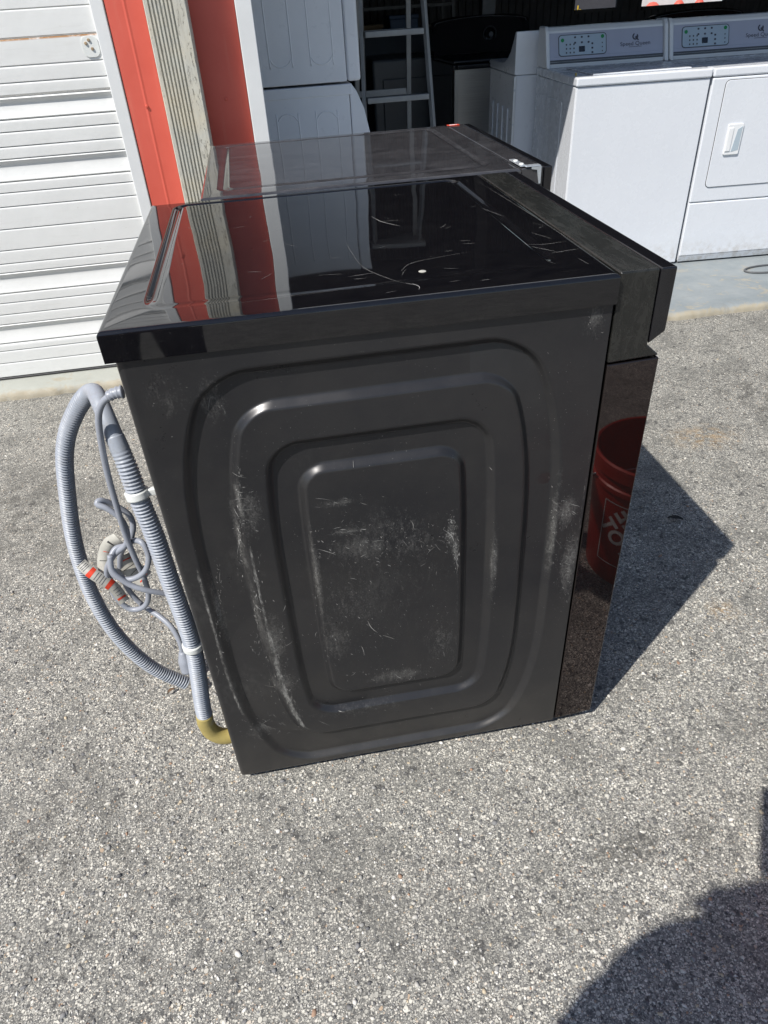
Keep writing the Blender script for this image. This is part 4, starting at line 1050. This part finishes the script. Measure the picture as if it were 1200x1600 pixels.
# ================================================================ OUT OF FRAME: BUCKET AND PHOTOGRAPHER (their reflection and shadow are in view)
bk = empty('plastic_bucket', (1.095, -.47, 0), 0, 'red-orange plastic bucket with white lettering standing on the asphalt', 'bucket')
lathe('shell', [(0, .004), (.125, .004), (.131, .0), (.134, .006), (.148, .29), (.153, .292), (.153, .305), (.149, .308), (.1495, .33), (.155, .332), (.155, .366), (.151, .370), (.1465, .368), (.1445, .30), (.130, .012), (0, .010)], (0, 0, 0), 'bucket', bk, 72)
hb = []
for a in np.linspace(0, math.pi, 15): hb.append((.158*math.cos(a), -.158*math.sin(a)*.75, .315+.10*math.sin(a)*-.9))
tube('wire_handle', hb, .0025, 'zinc', bk, 8, .01)
def on_bucket(x, z, lift=.0006):
    r = .134+(.148-.134)*(z-.006)/.284+lift; a = math.pi/2+R(36)-x/r
    return (r*math.cos(a), r*math.sin(a), z)
def print_on(name, V, f, mat): mesh_obj(name, [on_bucket(-v[0], v[1]) for v in V], f, mat, bk)
cr, sr = math.cos(R(45)), math.sin(R(45))
def rot(V, cx, cz): return [(cr*v[0]-sr*v[1]+cx, sr*v[0]+cr*v[1]+cz) for v in V]
hs = .098; edge = []; ef = []
for (a, b) in (((-hs, -hs), (hs, -hs)), ((hs, -hs), (hs, hs)), ((hs, hs), (-hs, hs)), ((-hs, hs), (-hs, -hs))):
    a, b = np.array(a), np.array(b); t = (b-a)/np.linalg.norm(b-a); nn = np.array([-t[1], t[0]])*.0012
    for k in range(13):
        p = a+(b-a)*k/12; edge += [tuple(p-nn), tuple(p+nn)]
    n0 = len(edge)-26
    for k in range(12): ef.append((n0+2*k, n0+2*k+2, n0+2*k+3, n0+2*k+1))
print_on('logo_frame', [(v[0], v[1]+.165) for v in edge], ef, 'white_ink')
for txt, size, dy in (('THE', .030, .068), ('HOME', .078, .026), ('DEPOT', .066, -.040)):
    V, f = text_mesh(txt, size, 0., .0022)
    print_on('lettering', rot([(v[0]*.86-(.05 if txt == 'THE' else 0), v[1]+dy) for v in V], 0, .165), f, 'white_ink')

def skin(name, J, E, root, mat, parent, sub=2):
    bm = bmesh.new(); sk = bm.verts.layers.skin.verify(); vm = {}
    for k, (p, r) in J.items():
        v = bm.verts.new(p); vm[k] = v; v[sk].radius = (r, r) if not isinstance(r, tuple) else r; v[sk].use_root = (k == root)
    for a, b in E: bm.edges.new((vm[a], vm[b]))
    o = from_bm(name, bm, mat, parent)
    m = o.modifiers.new('skin', 'SKIN'); m.use_smooth_shade = True
    s = o.modifiers.new('sub', 'SUBSURF'); s.levels = sub; s.render_levels = sub
    bpy.context.view_layer.update()
    dg = bpy.context.evaluated_depsgraph_get(); me = bpy.data.meshes.new_from_object(o.evaluated_get(dg))
    o.modifiers.clear(); o.data = me; me.shade_smooth()
    if not me.materials: me.materials.append(MT[mat])
    return o
def chain(*ks): return list(zip(ks[:-1], ks[1:]))
PR = Vector((-.190, -1.27, 0))
per = empty('person', PR, 0, 'person in navy shirt and grey trousers holding up a phone, taking the picture', 'person')
def CL(x, y, z): return Vector(CAM_M @ Vector((x-.024, y, z)))-PR        # a point given in the phone's own frame
HD = Vector((-.200, -1.243, 1.60))-PR
wr = CL(.125, -.085, .085)
BJ = {'pel': ((0, .0, .93), (.13, .10)), 'spn': ((0, .01, 1.12), (.125, .095)), 'chs': ((0, .03, 1.30), (.145, .105)), 'nkb': ((.0, .06, 1.43), .062), 'nk': ((.01, .085, 1.49), .052),
      'hd0': (tuple(HD+Vector((0, -.012, -.03))), (.068, .078)), 'hd1': (tuple(HD+Vector((0, -.005, .04))), (.074, .088)), 'hd2': (tuple(HD+Vector((0, -.008, .085))), (.055, .066)),
      'sl': ((-.135, .075, 1.385), .058), 'el': ((-.245, .01, 1.10), .042), 'wl': ((-.235, .11, .865), .028), 'pl': ((-.225, .135, .80), (.040, .018)),
      'sr': ((.175, .03, 1.385), .058), 'er': ((.390, .07, 1.17), .042), 'wr': (tuple(wr), .028),
      'hl': ((-.09, 0, .88), .095), 'kl': ((-.10, .03, .49), .058), 'al': ((-.11, -.02, .09), .038), 'hr': ((.09, 0, .88), .095), 'kr': ((.10, .03, .49), .058), 'ar': ((.11, -.02, .09), .038)}
BE = chain('pel', 'spn', 'chs', 'nkb', 'nk', 'hd0', 'hd1', 'hd2')+chain('chs', 'sl', 'el', 'wl', 'pl')+chain('chs', 'sr', 'er', 'wr')+chain('pel', 'hl', 'kl', 'al')+chain('pel', 'hr', 'kr', 'ar')
skin('body', BJ, BE, 'pel', 'skin', per)
SJ = {k: (BJ[k][0], tuple(c+.014 for c in BJ[k][1]) if isinstance(BJ[k][1], tuple) else BJ[k][1]+.014) for k in ('pel', 'spn', 'chs', 'sl', 'sr')}
SJ['nkb'] = ((-.050, .085, 1.485), (.115, .085))
for s, e in (('sl', 'el'), ('sr', 'er')):
    a, b = Vector(BJ[s][0]), Vector(BJ[e][0]); SJ[e] = (tuple(a.lerp(b, .75)), .062)
skin('shirt', SJ, chain('pel', 'spn', 'chs', 'nkb')+chain('chs', 'sl', 'el')+chain('chs', 'sr', 'er'), 'pel', 'shirt', per)
TJ = {'pel': ((0, 0, .95), (.138, .108)), 'hl': ((-.09, 0, .88), .105), 'kl': ((-.10, .03, .49), .075), 'al': ((-.11, -.02, .10), .062), 'hr': ((.09, 0, .88), .105), 'kr': ((.10, .03, .49), .075), 'ar': ((.11, -.02, .10), .062)}
skin('trousers', TJ, chain('pel', 'hl', 'kl', 'al')+chain('pel', 'hr', 'kr', 'ar'), 'pel', 'trousers', per)
for s in (-1, 1):
    skin('shoe', {'a': ((s*.11, -.055, .045), (.040, .042)), 'b': ((s*.112, .04, .042), (.042, .040)), 'c': ((s*.116, .13, .032), (.038, .030)), 'd': ((s*.116, .175, .026), (.026, .022))}, chain('a', 'b', 'c', 'd'), 'b', 'shoe', per)
# face and hair
hx, hy, hz = HD
skin('hair', {'a': ((hx, hy-.050, hz+.01), (.066, .060)), 'b': ((hx, hy-.028, hz+.075), (.080, .078)), 'c': ((hx, hy+.035, hz+.100), (.066, .040))}, chain('a', 'b', 'c'), 'b', 'hair', per)
skin('nose', {'a': ((hx, hy+.082, hz+.020), .010), 'b': ((hx, hy+.100, hz-.010), .014), 'c': ((hx, hy+.085, hz-.020), .012)}, chain('a', 'b', 'c'), 'a', 'skin', per, 1)
skin('mouth', {'a': ((hx-.022, hy+.070, hz-.045), .005), 'b': ((hx, hy+.082, hz-.046), .007), 'c': ((hx+.022, hy+.070, hz-.045), .005)}, chain('a', 'b', 'c'), 'b', 'red_metal', per, 1)
for s in (-1, 1):
    lathe('eye', [(0, .013), (.009, .010), (.013, 0), (.009, -.010), (0, -.013)], (hx+s*.032, hy+.070, hz+.018), 'eye', per, 16, 'y')
    lathe('pupil', [(0, .002), (.005, .0015), (.0055, 0)], (hx+s*.032, hy+.0825, hz+.017), 'black_ink', per, 12, 'y')
    skin('ear', {'a': ((hx+s*.080, hy-.008, hz+.025), (.008, .018)), 'b': ((hx+s*.080, hy-.008, hz-.008), (.007, .013))}, chain('a', 'b'), 'a', 'skin', per, 1)
# left hand, relaxed
pl = Vector((-.225, .135, .80))
for k, (dx, ln) in enumerate(((-.030, .085), (-.010, .095), (.010, .090), (.028, .070))):
    b = pl+Vector((dx*.8, .005, -.012))
    skin('finger', {'a': (tuple(b), .0095), 'b': (tuple(b+Vector((0, .012, -ln*.45))), .009), 'c': (tuple(b+Vector((0, .034, -ln*.8))), .008), 'd': (tuple(b+Vector((0, .050, -ln*.98))), .007)}, chain('a', 'b', 'c', 'd'), 'a', 'skin', per, 1)
b = pl+Vector((.034, .008, .015))
skin('thumb', {'a': (tuple(b), .011), 'b': (tuple(b+Vector((.018, .022, -.030))), .010), 'c': (tuple(b+Vector((.016, .036, -.055))), .008)}, chain('a', 'b', 'c'), 'a', 'skin', per, 1)
# right hand round the phone (phone frame: x right, y up, z towards the holder)
palm = skin('right_palm', {'w': (tuple(wr), .027), 'p': (tuple(CL(.090, -.072, .050)), (.032, .018)), 'q': (tuple(CL(.064, -.056, .032)), (.032, .014))}, chain('w', 'p', 'q'), 'p', 'skin', per)
for k, (yy, tip) in enumerate(((-.028, -.006), (-.047, -.012), (-.066, -.010), (-.083, .0))):
    skin('finger', {'a': (tuple(CL(.058, yy-.004, .030)), .0095), 'b': (tuple(CL(.052, yy, .004)), .009), 'c': (tuple(CL(.028, yy, -.004)), .008), 'd': (tuple(CL(tip, yy+.002, -.003)), .007)}, chain('a', 'b', 'c', 'd'), 'a', 'skin', per, 1)
skin('thumb', {'a': (tuple(CL(.062, -.082, .044)), .012), 'b': (tuple(CL(.028, -.078, .032)), .010), 'c': (tuple(CL(.0, -.062, .026)), .008)}, chain('a', 'b', 'c'), 'a', 'skin', per, 1)
ph = empty('phone', tuple(CAM_M @ Vector((-.024, -.128, .012))), 0, 'black phone held up in the right hand of the person', 'phone')
ph.rotation_euler = CAM_M.to_3x3().to_euler()
prism('phone_body', rrect(-.037, .037, .0, .160, .010), -.004, .004, 'phone', ph, 'z', .0015)
prism('screen', rrect(-.034, .034, .004, .156, .008), .0041, .0046, 'gloss_black', ph, 'z')
